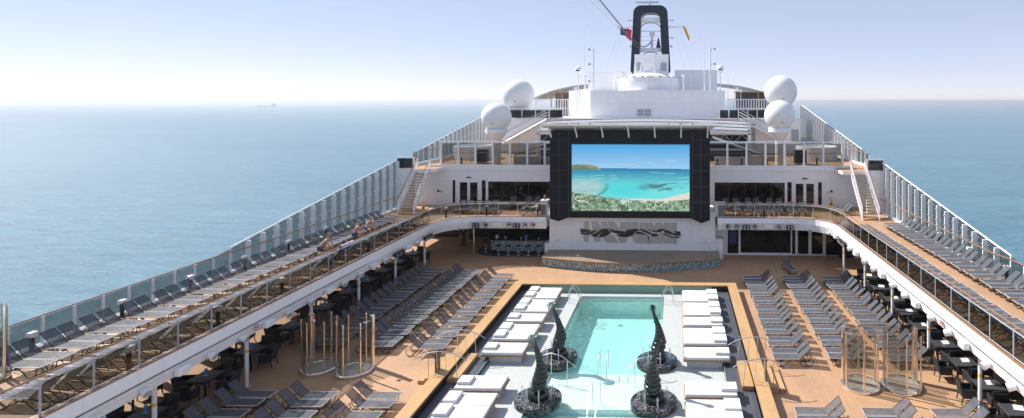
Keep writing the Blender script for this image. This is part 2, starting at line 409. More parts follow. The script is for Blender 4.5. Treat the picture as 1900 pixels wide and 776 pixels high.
ORD = ['first','second','third','fourth','fifth','sixth','seventh','eighth','ninth','tenth','eleventh','twelfth','thirteenth','fourteenth','fifteenth','sixteenth','seventeenth','eighteenth','nineteenth']
TENS = {20:'twentieth',30:'thirtieth',40:'fortieth'}; TW = {20:'twenty',30:'thirty',40:'forty'}
def ordw(n):
    if n <= 19: return ORD[n-1]
    t = n//10*10
    return TENS[t] if n == t else TW[t]+'-'+ORD[n-t-1]
SUN, SKYS, DUST, HAZE, AIR, OZ = 3.8, 0.085, 0.0, 0.00017, 0.6, 1.0; NS = .41; SKY_FILL = (2.14, 2.45, 3.0, 1)
# ------------------------------------------------------------------ fixed dimensions (metres, main deck = 0, +Y towards the funnel)
XL, XR = -22.85, 16.35         # ship's sides
EL, ER = -17.6, 11.4           # balcony edges
ZU, ZT, ZC = 3.2, 6.45, 10.15  # upper deck, terrace deck, aft roof deck
YE, YW = 42.6, 47.5            # far balcony edge, upper wall
Y0 = 9.0
def arc(cx, cy, r, a0, a1, n=10): return [(cx+r*math.cos(R(a0+(a1-a0)*i/n)), cy+r*math.sin(R(a0+(a1-a0)*i/n))) for i in range(n+1)]
RC = 2.6
edgeL = [(EL, Y0), (EL, 20), (EL, 30)] + arc(EL+RC, YE-RC, RC, 180, 90) + [(-9.85, YE)]
edgeR = [(ER, Y0), (ER, 20), (ER, 30)] + arc(ER-RC, YE-RC, RC, 0, 90) + [(3.1, YE)]

STRUCT_LABELS.update(sea='calm blue green sea with small ripples fading to a hazy horizon',
 main_deck='tan composite planked pool deck', upper_deck_left='planked walkway of the left balcony deck',
 upper_deck_right='planked walkway of the right balcony deck', terrace_deck='tan deck behind the glass wind screen above the screen wall',
 hull='white hull of the ship below the pool deck', pool_surround='white speckled wet floor round the pool',
 slate_floor='dark slate floor strips behind the daybeds', pool_basin='pale tiled pool basin with steps and shelf',
 pool_water='clear turquoise pool water', upper_slab_left='white slab under the left balcony', upper_slab_right='white slab under the right balcony',
 aft_deck='roof deck of the aft block', haze='pale sea haze', aft_hull_deck='deck slab')

# sea, one sheet to the horizon
m = MB(); n = 24; RR = 60000
m.add([(RR*math.cos(2*PI*i/n), RR*math.sin(2*PI*i/n), -48) for i in range(n)], [tuple(range(n))])
struct('sea', m, 'sea_water')
m = MB(); m.prism([(XL,Y0-30),(XR,Y0-30),(XR,140),(XR-6,170),(XL+6,170),(XL,140)], -49.5, -2.4)
m.box(XL, -10.4, Y0-30, 140, -2.399, -.35).box(3.9, XR, Y0-30, 140, -2.399, -.35).box(-10.399, 3.899, 36.2, 140, -2.399, -.35)
struct('hull', m, 'hull_paint')
# main deck with the pool hole
PX0, PX1, PY1 = -10.25, 3.75, 35.95
m = MB(); m.box(XL, PX0, Y0, 60, -.34, 0).box(PX1, XR, Y0, 60, -.34, 0).box(PX0, PX1, PY1, 60, -.34, 0)
struct('main_deck', m, 'deck_planks')
# pool surround
SX0, SX1, SY1 = -8.62, 2.12, 35.4
WX0, WX1, WY1, WY0 = -5.9, -.75, 34.75, Y0
m = MB(); m.box(SX0, WX0, Y0, SY1, -.33, -.02).box(WX1, SX1, Y0, SY1, -.33, -.02).box(WX0, WX1, WY1, SY1, -.33, -.02)
struct('pool_surround', m, 'terrazzo')
m = MB(); m.box(-9.7, SX0, Y0, SY1, -.33, .13).box(SX1, 3.2, Y0, SY1, -.33, .13)
struct('slate_floor', m, 'slate')
# pool basin: deep end, shelf, steps
m = MB()
m.box(WX0-.2, WX0, Y0, WY1+.2, -1.9, -.34).box(WX1, WX1+.2, Y0, WY1+.2, -1.9, -.34).box(WX0, WX1, WY1, WY1+.2, -1.9, -.34)
m.box(WX0-.2, WX1+.2, Y0, WY1+.2, -2.1, -1.9+.0)
m.box(WX0, WX1, 26.9, WY1, -1.9, -1.2)
for k in range(4): m.box(WX0, WX1, 26.9-.0+(-.35*k) , 26.9-.35*(k+1), -1.9, -1.2+.17*(k+1))
m.box(WX0, WX1, 22.6, 25.5, -1.9, -.36)
for k in range(4): m.box(WX0, WX1, 22.6-.36*k, 22.6-.36*(k+1), -1.9, -.36-.24*(k+1))
m.box(WX0, WX1, Y0, 22.6-.36*4, -1.9, -1.5)
struct('pool_basin', m, 'pool_tile')
m = MB(); m.box(WX0+.004, WX1-.004, Y0, WY1-.004, -1.885, -.13); struct('pool_water', m, 'pool_water')
# pool rim: two small dark drain marks at the far end
t = thing('pool_drain', 'round grey drain in the far pool wall below the water line', 'drain', (-3.3, 33.2, -1.2))
part('cover', MB().cyl(0, 0, 0, .02, .16, 14), 'grey_steel', t, world=False)
part('bolt', MB().cyl(0, 0, .02, .03, .03, 8), 'dark_metal', t, world=False)

# bench border round the pool terrace
t = thing('pool_bench', 'long varnished wooden bench border framing the sunken pool terrace', 'bench', (-3.25, 35.7, 0))
BO, BI = .55, 0
m = MB(); m.box(PX0, -9.7, Y0, PY1, .42, .5).box(3.2, PX1, Y0, PY1, .42, .5); part('seat_plank', m, 'bench_planks', t)
m = MB(); m.box(-9.7, 3.2, SY1, PY1, .42, .5); part('seat_plank', m, 'bench_cross', t)
m = MB(); m.box(PX0+.08, -9.76, Y0, PY1-.08, 0.001, .42).box(3.26, PX1-.08, Y0, PY1-.08, 0.001, .42).box(-9.76, 3.26, SY1+.06, PY1-.08, 0.001, .42)
part('plinth', m, 'dark_metal', t)
m = MB(); m.box(-8.7, 2.2, SY1-.03, SY1+.05, -.02, .42); part('glass_front', m, 'green_glass', t)
m = MB()
for k in range(9): m.box(-8.7+k*1.36, -8.67+k*1.36, SY1-.035, SY1-.03, .0, .42)
m.box(SX0-.03, SX0, Y0, SY1-.04, .13, .17).box(SX1, SX1+.03, Y0, SY1-.04, .13, .17)
part('glass_trim', m, 'green_glass', t)

# ------------------------------------------------------------------ balconies (side decks)
def slab(side):
    e = edgeL if side < 0 else edgeR
    xo = XL if side < 0 else XR
    xi = -9.85 if side < 0 else 3.1
    poly = [(xo, Y0)] + e + [(xi, 60), (xo, 60)]
    nm = 'left' if side < 0 else 'right'
    m = MB(); m.prism(poly, 2.42, 3.17); struct('upper_slab_'+nm, m, 'soffit')
    m = MB(); m.prism(poly, 3.172, ZU); struct('upper_deck_'+nm, m, 'upper_planks')
    # fascia: a curved white beam along the edge
    sg = -1 if side < 0 else 1
    t = thing('balcony_fascia', 'white curved edge beam of the %s balcony above the pool deck' % nm, 'balcony edge', (e[0][0], 26, 2.4))
    s = -1 if side < 0 else 1
    pr = [(0, 3.24), (s*.10, 3.24), (s*.15, 2.84), (s*.06, 2.36), (0, 2.36)]
    part('beam', MB().sweep(e, pr), 'white_paint', t)
    part('cable', MB().tube([(x+(.17 if side < 0 else -.17) if y < YE-RC else x, y - (0 if y < YE-RC else .18), 2.80) for x, y in e if y < YE-RC+.1], .016, 5), 'dark_metal', t)
    m = MB(); m.sweep(e, [(s*.08, 3.242), (s*.08, 3.265), (-s*.06, 3.265), (-s*.06, 3.242)]); part('capping', m, 'varnished_rail', t)
    # balustrade
    t = thing('balcony_railing', 'glass balustrade with wooden handrail along the %s balcony edge' % nm, 'railing', (e[0][0], 26, ZU))
    def off(o, pts=e):
        out = []
        for i, (x, y) in enumerate(pts):
            a = Vector(pts[max(0,i-1)]); b = Vector(pts[min(len(pts)-1,i+1)]); d = (b-a).normalized(); nn = Vector((-d.y, d.x))*s
            out.append((x+nn.x*o, y+nn.y*o))
        return out
    o1 = off(-.06) if False else off(.06)
    part('handrail', MB().tube([(x, y, ZU+1.13) for x, y in off(-.16)], .028, 8), 'varnished_rail', t, True)
    part('top_rail', MB().tube([(x, y, ZU+1.02) for x, y in off(-.05)], .019, 8), 'silver_tube', t, True)
    part('foot_rail', MB().tube([(x, y, ZU+.12) for x, y in off(-.05)], .016, 6), 'silver_tube', t, True)
    # posts every 1.45 m along the path
    L = 0; P = off(-.05); nxt = .4; posts = []
    for i in range(len(P)-1):
        a = Vector(P[i]); b = Vector(P[i+1]); d = (b-a).length
        while nxt <= L+d:
            q = a+(b-a)*((nxt-L)/d); posts.append(q); nxt += 1.45
        L += d
    posts.append(Vector(P[-1]))
    for q in posts:
        m = MB(); m.box(q.x-.02, q.x+.02, q.y-.02, q.y+.02, ZU+.0, ZU+1.02).tube([(q.x, q.y, ZU+1.0), (q.x+(q.x and (-.09 if side < 0 else .09) if q.y < YE-.5 else 0), q.y+(.09 if q.y > YE-.5 else 0), ZU+1.11)], .012, 5)
        part('post', m, 'grey_steel', t)
    pp = [Vector(P[0])]+posts
    for i in range(len(pp)-1):
        a, b = pp[i], pp[i+1]
        if (b-a).length < .2: continue
        d = (b-a).normalized(); a2, b2 = a+d*.05, b-d*.05
        m = MB(); nx, ny = -d.y*.006, d.x*.006
        m.prism([(a2.x-nx,a2.y-ny),(b2.x-nx,b2.y-ny),(b2.x+nx,b2.y+ny),(a2.x+nx,a2.y+ny)], ZU+.16, ZU+.98)
        part('glass_pane', m, 'rail_glass', t)
slab(-1); slab(1)

# sea side wind fences of the balconies
def topz(y, z0=ZU):
    if y < 27: return z0+1.1
    return min(z0+1.1+(y-27)*(3.1/20.0), 7.45)
def wind_fence(side, ya, yb, z0, tf, pitch, label, low_label=False):
    x = XL if side < 0 else XR
    s = 1 if side < 0 else -1
    t = thing('wind_fence', label, 'glass fence', (x, (ya+yb)/2, z0))
    n = int((yb-ya)/pitch); ys = [ya+(yb-ya)*i/n for i in range(n+1)]
    for y in ys:
        tp = tf(y); dp = .30 if tp-z0 > 1.35 else .10
        m = MB(); m.box(x, x+s*dp, y-.035, y+.035, z0, tp-.03)
        if tp-z0 > 1.5:
            for zz in (z0+1.12, (z0+tp)/2+.3, tp-.25):
                m.box(x+s*dp, x+s*(dp+.07), y-.02, y+.02, zz-.02, zz+.02).box(x+s*.02, x+s*.08, y-.16, y-.035, zz-.06, zz-.02)
        part('post', m, 'fence_white', t)
    for a, b in zip(ys[:-1], ys[1:]):
        m = MB(); a2, b2 = a+.05, b-.05
        za, zb = tf(a)-.06, tf(b)-.06
        m.add([(x+s*.02,a2,z0+.14),(x+s*.02,b2,z0+.14),(x+s*.02,b2,zb),(x+s*.02,a2,za),(x+s*.035,a2,z0+.14),(x+s*.035,b2,z0+.14),(x+s*.035,b2,zb),(x+s*.035,a2,za)],
              [(0,1,2,3),(7,6,5,4),(0,4,5,1),(1,5,6,2),(2,6,7,3),(3,7,4,0)])
        part('glass_pane', m, 'fence_glass', t)
    hi = [(x+s*.04, y, tf(y)) for y in ys if tf(y)-z0 > 1.2]
    if len(hi) > 1: part('top_rail', MB().tube(hi, .045, 6), 'fence_white', t)
    part('handrail', MB().tube([(x+s*(.36 if tf(y)-z0 > 1.35 else .12), y, z0+1.12) for y in ys], .03, 8), 'varnished_rail', t, True)
    part('kerb', MB().box(x, x+s*.34, ya, yb, z0+.002, z0+.13), 'fence_white', t)
    return ys
wind_fence(-1, 9, 46.5, ZU, topz, 1.05, 'glass wind fence with white fins rising along the left sea side of the balcony')
wind_fence(1, 9, 46.0, ZU, topz, 1.05, 'glass wind fence with white fins rising along the right sea side of the balcony')
def topz2(y): return 7.35+(y-47.5)*.155
wind_fence(-1, 48.2, 74, ZT, topz2, 1.05, 'taller glass fence on the terrace deck behind the left stairs')
wind_fence(1, 48.2, 74, ZT, topz2, 1.05, 'taller glass fence on the terrace deck behind the right stairs')

# lower side walls with window openings (they throw the sun patches on the deck)
def wall_open(x0, x1, z0, z1, y, th, ops, mb):
    xs = sorted(set([x0, x1]+[o[0] for o in ops]+[o[1] for o in ops])); zs = sorted(set([z0, z1]+[o[2] for o in ops]+[o[3] for o in ops]))
    for a, b in zip(xs[:-1], xs[1:]):
        run = None
        for c, d in zip(zs[:-1], zs[1:]):
            cx, cz = (a+b)/2, (c+d)/2
            if any(o[0] < cx < o[1] and o[2] < cz < o[3] for o in ops): continue
            mb.box(a, b, y, y+th, c, d)
    return mb
for side in (-1, 1):
    x = XL if side < 0 else XR
    nm = 'left' if side < 0 else 'right'
    t = thing('side_wall', 'ship side wall with big window openings under the %s balcony' % nm, 'wall', (x, 28, 0))
    m = MB(); s = 1 if side < 0 else -1
    m.box(x, x+s*.12, Y0, 47, 0.001, .75).box(x, x+s*.12, Y0, 47, 2.15, 2.415)
    y = Y0
    while y < 47: m.box(x+s*.002, x+s*.14, y, y+.35, .75, 2.15); y += 2.1
    part('wall', m, 'white_paint', t)
    y = Y0
    while y < 44:
        part('window', MB().box(x+s*.05, x+s*.06, y+.352, y+2.098, .752, 2.148), 'clear_glass', t); y += 2.1

# round columns
def column(side, y, lab):
    x = -18.05 if side < 0 else 11.62
    t = thing('column', lab, 'column', (x, y, 0), 0, 'white columns under the balconies')
    part('shaft', MB().cyl(0, 0, 0, 2.42, .075, 16), 'white_metal', t, True, False)
    part('foot_plate', MB().cyl(0, 0, 0, .03, .16, 16), 'silver_tube', t, True, False)
    part('warning_sticker', MB().cyl(0, 0, 1.45, 1.57, .0765, 16), 'yellow_plastic', t, True, False)
for k in range(7):
    y = 14.9+4.2*k
    if k >= 1: column(-1, y-.03, 'white round column under the left balcony, %s from the bar end' % ordw(7-k))
for k in range(6):
    y = 17.6+4.4*k
    if k >= 1: column(1, y, 'white round column under the right balcony, %s from the doors end' % ordw(6-k))

# ------------------------------------------------------------------ far end: lower level
t = thing('lower_deck_house', 'white lower wall with glass doors and dark windows right of the stage', 'deck house', (8.8, 44.3, 0))
ops = [(4.0, 4.85, .12, 2.2), (5.0, 8.9, .18, 2.2), (9.0, 9.25, .1, 2.2), (9.35, 10.35, .03, 2.2), (10.4, 11.45, .03, 2.2), (11.6, 12.6, .03, 2.3)]
part('wall', wall_open(3.0, 14.0, 0.001, 2.415, 44.3, .18, ops, MB()), 'white_paint', t)
for o in ops[:3]+ops[5:]: part('window', MB().box(o[0], o[1], 44.4, 44.42, o[2], o[3]), 'window_glass', t)
for o in ops[3:5]:
    d = part('door', MB().box(o[0]+.002, o[0]+.09, 44.27, 44.33, .03, 2.2).box(o[1]-.09, o[1]-.002, 44.27, 44.33, .03, 2.2).box(o[0]+.09, o[1]-.09, 44.27, 44.33, .03, .13).box(o[0]+.09, o[1]-.09, 44.27, 44.33, 2.1, 2.2), 'white_metal', t)
    part('pane', MB().box(o[0]+.09, o[1]-.09, 44.29, 44.31, .13, 2.1), 'window_glass', d)
part('notice_board', MB().box(4.1, 4.7, 44.36, 44.39, .9, 2.1), 'trunks_blue', t)
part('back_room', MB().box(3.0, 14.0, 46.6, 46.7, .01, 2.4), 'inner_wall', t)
t = thing('end_partition', 'grey inner wall beyond the last dining tables on the right', 'wall', (14.9, 44, 0))
part('panel', MB().box(13.6, XR-.2, 43.6, 43.75, .01, 2.41), 'inner_wall', t)
part('skirting', MB().box(13.6, XR-.2, 43.57, 43.598, .01, .15), 'white_metal', t)
t = thing('service_box', 'dark service cabinet against the wall by the right corner doors', 'cabinet', (12.9, 43.9, 0))
part('body', MB().box(12.5, 13.3, 43.7, 44.15, .02, 1.0), 'bar_dark', t); part('top', MB().box(12.48, 13.32, 43.68, 44.17, 1.0, 1.04), 'table_top', t)

# bar
t = thing('bar_counter', 'curved bar counter clad in blue green mosaic under the left balcony', 'bar', (-12.5, 44.6, 0))
path = [(-10.0, 44.3), (-12.5, 44.35)] + arc(-14.0, 45.35, 1.0, 270, 180, 8) + [(-15.0, 47.2)]
path = path[::-1]
part('front', MB().sweep(path, [(0, .18), (0, 1.02), (.25, 1.02), (.25, .18)]), 'mosaic', t)
part('counter_top', MB().sweep(path, [(-.16, 1.02), (-.16, 1.08), (.5, 1.08), (.5, 1.02)]), 'bar_dark', t)
part('foot_base', MB().sweep(path, [(-.05, .004), (-.05, .18), (.25, .18), (.25, .004)]), 'bar_dark', t)
part('dark_floor', MB().sweep(path, [(-1.0, .002), (-1.0, .012), (-.06, .012), (-.06, .002)]), 'slate', t)
t = thing('bar_back_wall', 'dark back wall of the bar with shelves', 'wall', (-13, 48.3, 0))
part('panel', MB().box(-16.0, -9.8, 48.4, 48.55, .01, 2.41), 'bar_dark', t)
for zz in (1.0, 1.35, 1.7): part('shelf', MB().box(-14.6, -9.9, 48.05, 48.39, zz-.03, zz), 'inner_wall', t)
part('cabinet', MB().box(-14.6, -9.9, 47.9, 48.39, .01, .96), 'bar_dark', t)
bi = 0
for row, zz in enumerate((1.0, 1.35, 1.7)):
    for k in range(14):
        bi += 1
        x = -14.4+k*.32+random.uniform(-.06,.06); r = random.uniform(.035,.05); h = random.uniform(.2,.3)
        b = single('bottle', MB().lathe(x, 48.2, [(r,zz+.002),(r,zz+h*.6),(r*.35,zz+h*.75),(r*.32,zz+h)], 10), random.choice(['bottle_amber','bottle_clear','bottle_clear']),
             '%s bottle from the left on the %s shelf behind the bar' % (ordw(k+1), ('lowest','middle','top')[row]), 'bottle', 'bottles on the shelves behind the bar', True)
t = thing('back_partition', 'dark rear wall beyond the shaded dining area on the left', 'wall', (-19, 49.5, 0))
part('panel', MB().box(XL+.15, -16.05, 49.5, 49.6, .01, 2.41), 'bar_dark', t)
part('door', MB().box(-18.9, -18.0, 49.44, 49.498, .02, 2.1), 'inner_wall', t)
m = MB(); m.cyl(-15.75, 43.6, .012, 2.41, .06, 14)
single('pole', m, 'chrome', 'slim polished metal pole beside the curved end of the bar', 'pole', None, True)
def stool():
    t = thing('bar_stool', 'x', 'bar stool')
    part('seat', MB().lathe(0,0,[(.17,.70),(.19,.73),(.19,.77),(.15,.79)],18), 'bar_dark', t, True)
    part('stem', MB().cyl(0,0,.02,.70,.025,10), 'chrome', t, True)
    part('foot', MB().lathe(0,0,[(.2,.013),(.2,.025),(.05,.045)],18), 'chrome', t, True)
    part('foot_ring', MB().tube([(.15*math.cos(2*PI*k/14), .15*math.sin(2*PI*k/14), .28) for k in range(14)], .012, 6, closed=True), 'chrome', t, True)
    return t
mk = Maker(stool())
sp = [(-15.45,45.4),(-15.1,44.5),(-13.9,43.85),(-13.1,43.75),(-12.3,43.72),(-11.5,43.7),(-10.7,43.7)]
for k,(x,y) in enumerate(sp): mk((x,y,0), 0, 'round bar stool at the mosaic bar, %s from the left' % ordw(k+1), 'bar stools along the mosaic bar')
def cup(x,y,z,r,h,mat,lab,cat): single(cat.replace(' ','_'), MB().lathe(x,y,[(r*.8,z),(r,z+h*.9),(r*.9,z+h)],12), mat, lab, cat, None, True)
cup(-14.3,44.7,1.082,.11,.26,'white_card','white ice bucket on the left end of the bar counter','bucket')
cup(-13.6,44.7,1.082,.12,.14,'silver_tube','low silver bowl on the bar counter beside the bucket','bowl')
cup(-12.3,44.5,1.082,.05,.14,'white_card','small white cup on the middle of the bar counter','cup')
cup(-10.9,44.5,1.082,.05,.12,'foam','small glass on the right end of the bar counter','glass')
t = thing('menu_stand','blue menu stand on the bar counter','menu',(-11.9,44.5,1.082)); part('card',MB().box(-.09,.09,-.01,.01,.02,.34),'blue_card',t,world=False); part('foot',MB().box(-.1,.1,-.05,.05,0,.02),'white_card',t,world=False)

# ------------------------------------------------------------------ stage wall, letters, stage
SWY = 43.0
t = thing('stage_wall', 'white projecting wall block behind the stage below the big screen', 'wall', (-3.35, 43, 0))
part('wall', MB().box(-9.7, 2.95, SWY, 45.8, .001, 3.6), 'white_paint', t)
part('side_plinth', MB().box(2.95, 3.55, 43.15, 44.2, .001, 1.5), 'white_paint', t)
part('side_plinth', MB().box(-10.1, -9.7, 43.15, 44.2, .001, 1.1), 'white_paint', t)
STAGE_Z = .66
t = thing('stage', 'low stage with curved blue mosaic front and planked top', 'stage', (-3.35, 42, 0))
curve = []
for i in range(21):
    u = i/20; x = -9.75+(12.85)*u
    curve.append((x, 41.0-1.45*math.sin(PI*(u*.94+.03))+.15*(0 if u<.5 else .3)))
part('front', MB().prism(curve+[(3.1, SWY-.003), (-9.75, SWY-.003)], .003, STAGE_Z-.06), 'mosaic', t)
c2 = [(x, y-.06) for x, y in curve]; c2[0] = (c2[0][0]-.05, c2[0][1]); c2[-1] = (c2[-1][0]+.05, c2[-1][1])
part('floor', MB().prism(c2+[(3.15, SWY-.003), (-9.8, SWY-.003)], STAGE_Z-.06, STAGE_Z), 'stage_planks', t)
part('edge_trim', MB().sweep(c2, [(-.03, STAGE_Z-.07), (-.03, STAGE_Z+.012), (.09, STAGE_Z+.012), (.09, STAGE_Z+.002), (-.001, STAGE_Z-.07)]), 'varnished_rail', t)
for sx, x in ((1, -9.5), (-1, 2.75)):
    m = MB(); m.tube([(x-sx*.1, 41.5, STAGE_Z+.2), (x+sx*.75, 42.2, STAGE_Z+1.05)], .018, 6)
    for k in (.1,.5,.9): m.tube([(x-sx*.1+sx*.85*k, 41.5+.7*k, STAGE_Z), (x-sx*.1+sx*.85*k, 41.5+.7*k, STAGE_Z+.2+.85*k)], .012, 5)
    part('stair_rail', m, 'steel_tube', t)
# metal lettering traced as overlapping slanted bars with a black wave
def SG(px, py): return ((1060+px/8.26-1255)/24.35-.0, 12-((395+py/8.26)-188)/24.35)
bars = [ [(195,140),(265,135),(270,200),(262,440),(200,440),(190,300)],
 [(310,140),(395,140),(470,240),(440,440),(360,440),(300,300),(330,240)],
 [(455,145),(525,140),(560,200),(590,250),(500,250)],
 [(560,140),(660,140),(745,265),(650,265),(600,230)],
 [(490,385),(560,330),(620,340),(605,450),(530,450)],
 [(600,390),(640,330),(720,450),(620,450)],
 [(690,330),(790,340),(850,370),(840,450),(750,450)],
 [(755,150),(890,145),(965,245),(750,265)],
 [(920,145),(1010,145),(1035,230),(1020,250),(960,240)],
 [(1045,150),(1130,150),(1190,230),(1120,250),(1050,240)],
 [(1145,155),(1240,148),(1285,220),(1300,265),(1200,260)],
 [(1290,155),(1375,148),(1440,230),(1330,260),(1280,240)],
 [(1420,150),(1500,150),(1540,230),(1530,280),(1430,240)],
 [(1525,150),(1615,150),(1615,270),(1545,270)],
 [(930,370),(1000,320),(1075,310),(1075,455),(990,455)],
 [(1080,320),(1140,330),(1200,365),(1180,460),(1090,455)],
 [(1170,370),(1270,350),(1270,455),(1190,460)],
 [(1290,350),(1350,320),(1410,330),(1395,460),(1290,460)],
 [(1415,330),(1530,350),(1535,455),(1420,460)],
 [(1540,360),(1618,370),(1618,460),(1560,460)] ]
waves = [ [(138,243),(200,255),(310,262),(260,292),(145,296)],
 [(145,305),(240,308),(330,275),(410,255),(350,300),(260,338),(148,322)],
 [(300,345),(390,300),(470,245),(545,240),(610,300),(540,290),(440,310),(385,372)],
 [(420,372),(450,320),(520,292),(610,300),(560,335),(500,365)],
 [(575,240),(680,268),(820,280),(800,310),(700,312),(620,290)],
 [(695,328),(800,315),(860,255),(1000,240),(1050,262),(975,285),(965,330),(870,365),(760,362)],
 [(1040,240),(1150,262),(1240,312),(1320,315),(1335,345),(1260,356),(1180,310),(1080,270)],
 [(985,285),(1080,290),(1205,352),(1100,318),(990,315)],
 [(1145,242),(1230,258),(1300,272),(1340,240),(1440,240),(1370,290),(1290,292)],
 [(1425,255),(1480,262),(1560,300),(1670,300),(1680,335),(1600,340),(1500,312),(1425,290)],
 [(1570,272),(1668,276),(1670,300),(1620,298)],
 [(1370,300),(1440,310),(1540,352),(1680,356),(1640,372),(1540,370),(1440,328)] ]
t = thing('wall_lettering', 'overlapping brushed metal letters with a black wave motif on the stage wall', 'sign', (-3.35, 42.95, 1.2))
for b in bars: part('letter_stroke', MB().prism_xz([SG(*p) for p in b], 42.93, 42.985), 'letter_metal', t)
for w in waves: part('wave', MB().prism_xz([SG(*p) for p in w], 42.875, 42.925), 'wave_black', t)

# ------------------------------------------------------------------ the big screen
t = thing('screen_housing', 'huge black panelled housing around the outdoor screen with pointed lower corners', 'screen', (-3.45, 42.3, 3.0))
HX0, HX1, HZ0, HZ1 = -9.5, 2.5, 3.35, 9.8
SX_0, SX_1, SZ_0, SZ_1 = -7.85, .98, 3.78, 8.76
m = MB()
hy = 42.25
m.prism_xz([(HX0,HZ1),(HX0,3.18),(-8.85,2.98),(-8.15,3.25),(SX_0,3.25),(SX_0,HZ1)], hy, 45.2)
m.prism_xz([(SX_1,HZ1),(SX_1,3.25),(1.1,3.25),(1.85,2.9),(HX1,3.12),(HX1,HZ1)], hy, 45.2)
m.box(SX_0, SX_1, hy+.01, 45.19, SZ_1, HZ1).box(SX_0, SX_1, hy+.01, 45.19, 3.25, SZ_0).box(SX_0, SX_1, hy+.3, 45.18, SZ_0, SZ_1)
part('cabinet', m, 'black_panel', t)
m = MB()
for zz in (4.45, 5.62, 6.8, 7.98, 9.1):
    m.box(HX0, -8.1, hy-.012, hy-.002, zz-.018, zz+.018).box(1.2, HX1, hy-.012, hy-.002, zz-.018, zz+.018)
for xx in (-8.83, 1.82): m.box(xx-.02, xx+.02, hy-.014, hy-.004, 3.2, 9.75)
for xx in (-8.1, 1.2): m.box(xx-.02, xx+.02, hy-.014, hy-.004, 3.3, 9.75)
part('panel_seams', m, 'black_seam', t)
m = MB(); m.box(SX_0-.06, SX_0-.002, hy-.03, hy+.28, SZ_0-.06, SZ_1+.06).box(SX_1+.002, SX_1+.06, hy-.03, hy+.28, SZ_0-.06, SZ_1+.06).box(SX_0-.002, SX_1+.002, hy-.03, hy+.009, SZ_1, SZ_1+.06).box(SX_0-.002, SX_1+.002, hy-.03, hy+.009, SZ_0-.06, SZ_0)
part('bezel', m, 'dark_metal', t)
# the picture on the screen: one flat lit grid with a colour per point
def vnoise(x, y, seed=0):
    xi, yi = np.floor(x).astype(int), np.floor(y).astype(int); xf, yf = x-xi, y-yi
    def h(a, b):
        k = (a*374761393+b*668265263+seed*1442695041) & 0x7fffffff
        k = ((k ^ (k >> 13))*1274126177) & 0x7fffffff
        return (k % 10007)/10007.0
    u, v = xf*xf*(3-2*xf), yf*yf*(3-2*yf)
    return (h(xi,yi)*(1-u)+h(xi+1,yi)*u)*(1-v)+(h(xi,yi+1)*(1-u)+h(xi+1,yi+1)*u)*v
def fbm(x, y, seed=0, o=4): return sum(vnoise(x*2**k, y*2**k, seed+k)/2**k for k in range(o))/sum(1/2**k for k in range(o))
NX, NY = 320, 184
gx, gy = np.meshgrid(np.linspace(0,1,NX), np.linspace(0,1,NY))   # gy: 0 bottom, 1 top
def L3(a, b, t_): return a+(b-a)*t_[..., None]
def C(r,g,b): return (np.array([r,g,b])/255.0)**2.2
img = np.zeros((NY,NX,3)); ty = 1-gy
t1 = np.clip(ty/.38,0,1); img[:] = L3(C(78,168,228), C(160,205,240), t1)
cl = np.clip((fbm(gx*6, ty*30, 3)-.62)*4,0,1)*np.exp(-((ty-.27)/.06)**2); img = L3(img, C(205,225,245)*np.ones_like(img), cl*.6)
hz = .355+.012*gx
sea_m = ty > hz; q = np.clip((ty-hz)/.45,0,1)
seac = L3(C(52,128,172)*np.ones_like(img), C(120,225,228)*np.ones_like(img), np.clip(q*1.5,0,1))
seac = L3(seac, C(88,215,222)*np.ones_like(img), np.clip(1-np.abs((gx-.45)/.28)**2-np.abs((ty-.68)/.16)**2,0,1))
reef = np.clip((fbm(gx*9+ty*4, ty*26, 9)-.47)*5,0,1)*np.clip(1-((gx-.78)/.26)**2-((ty-.64)/.08)**2,0,1)*1.6
seac = L3(seac, C(84,140,150)*np.ones_like(img), np.clip(reef,0,1))
edge = .30-.6*(ty-.62)**2*6
lf = np.clip((edge-gx)*14,0,1)*np.clip((ty-.49)*12,0,1); tex = fbm(gx*10, ty*30, 14)
seac = L3(seac, L3(C(140,185,190)*np.ones_like(img), C(190,220,215)*np.ones_like(img), tex), lf*.9)
rim = np.exp(-((gx-edge)/.02)**2)*np.clip((ty-.55)*8,0,1); seac = L3(seac, C(100,140,135)*np.ones_like(img), np.clip(rim*.8,0,1))
for (yy, x0, x1) in ((.475,0,.38),(.52,.05,.40),(.425,.65,.88),(.56,.75,1),(.50,.9,1)):
    f = np.exp(-((ty-yy-.01*np.sin(gx*17))/.006)**2)*(gx>x0)*(gx<x1)*(fbm(gx*30,ty*4,5)>.4); seac = L3(seac, C(190,230,235)*np.ones_like(img), f*.5)
img = np.where(sea_m[...,None], seac, img)
hill = (ty > .385-.085*np.clip(1-(np.abs(gx-.09)/.17)**2.6,0,1)-.006*(fbm(gx*25,ty*0,61)-.5))*(ty < .385)*(gx < .25)
hc = L3(C(95,125,95)*np.ones_like(img), C(170,165,140)*np.ones_like(img), np.clip(fbm(gx*30,ty*40,21)*1.2+gx*2-.5,0,1)); img = np.where(hill[...,None], hc, img)
sand = (ty > .815-.10*np.clip(gx-.78,0,1)/.22)*(gx > .42); img = np.where(sand[...,None], C(225,222,205)*np.ones_like(img), img)
tl = .725+.10*np.clip(gx/.45,0,1)+.03*np.clip((gx-.45)/.3,0,1)-.03*np.clip((gx-.8)/.2,0,1)+.035*(fbm(gx*60,ty*2,31)-.5)
tr = ty > tl
g1 = .5*fbm(gx*42, ty*30, 33, 2)+.5*fbm(gx*120, ty*70, 36, 2); treec = L3(C(48,84,62)*np.ones_like(img), C(168,195,165)*np.ones_like(img), np.clip((g1-.28)*2.3,0,1))
hs = (.45*fbm(gx*16, ty*14, 41, 2)+.55*fbm(gx*95, ty*60, 47, 2) > .645)
treec = np.where(hs[...,None], C(222,225,222)*np.ones_like(img), treec)
img = np.where(tr[...,None], treec, img)
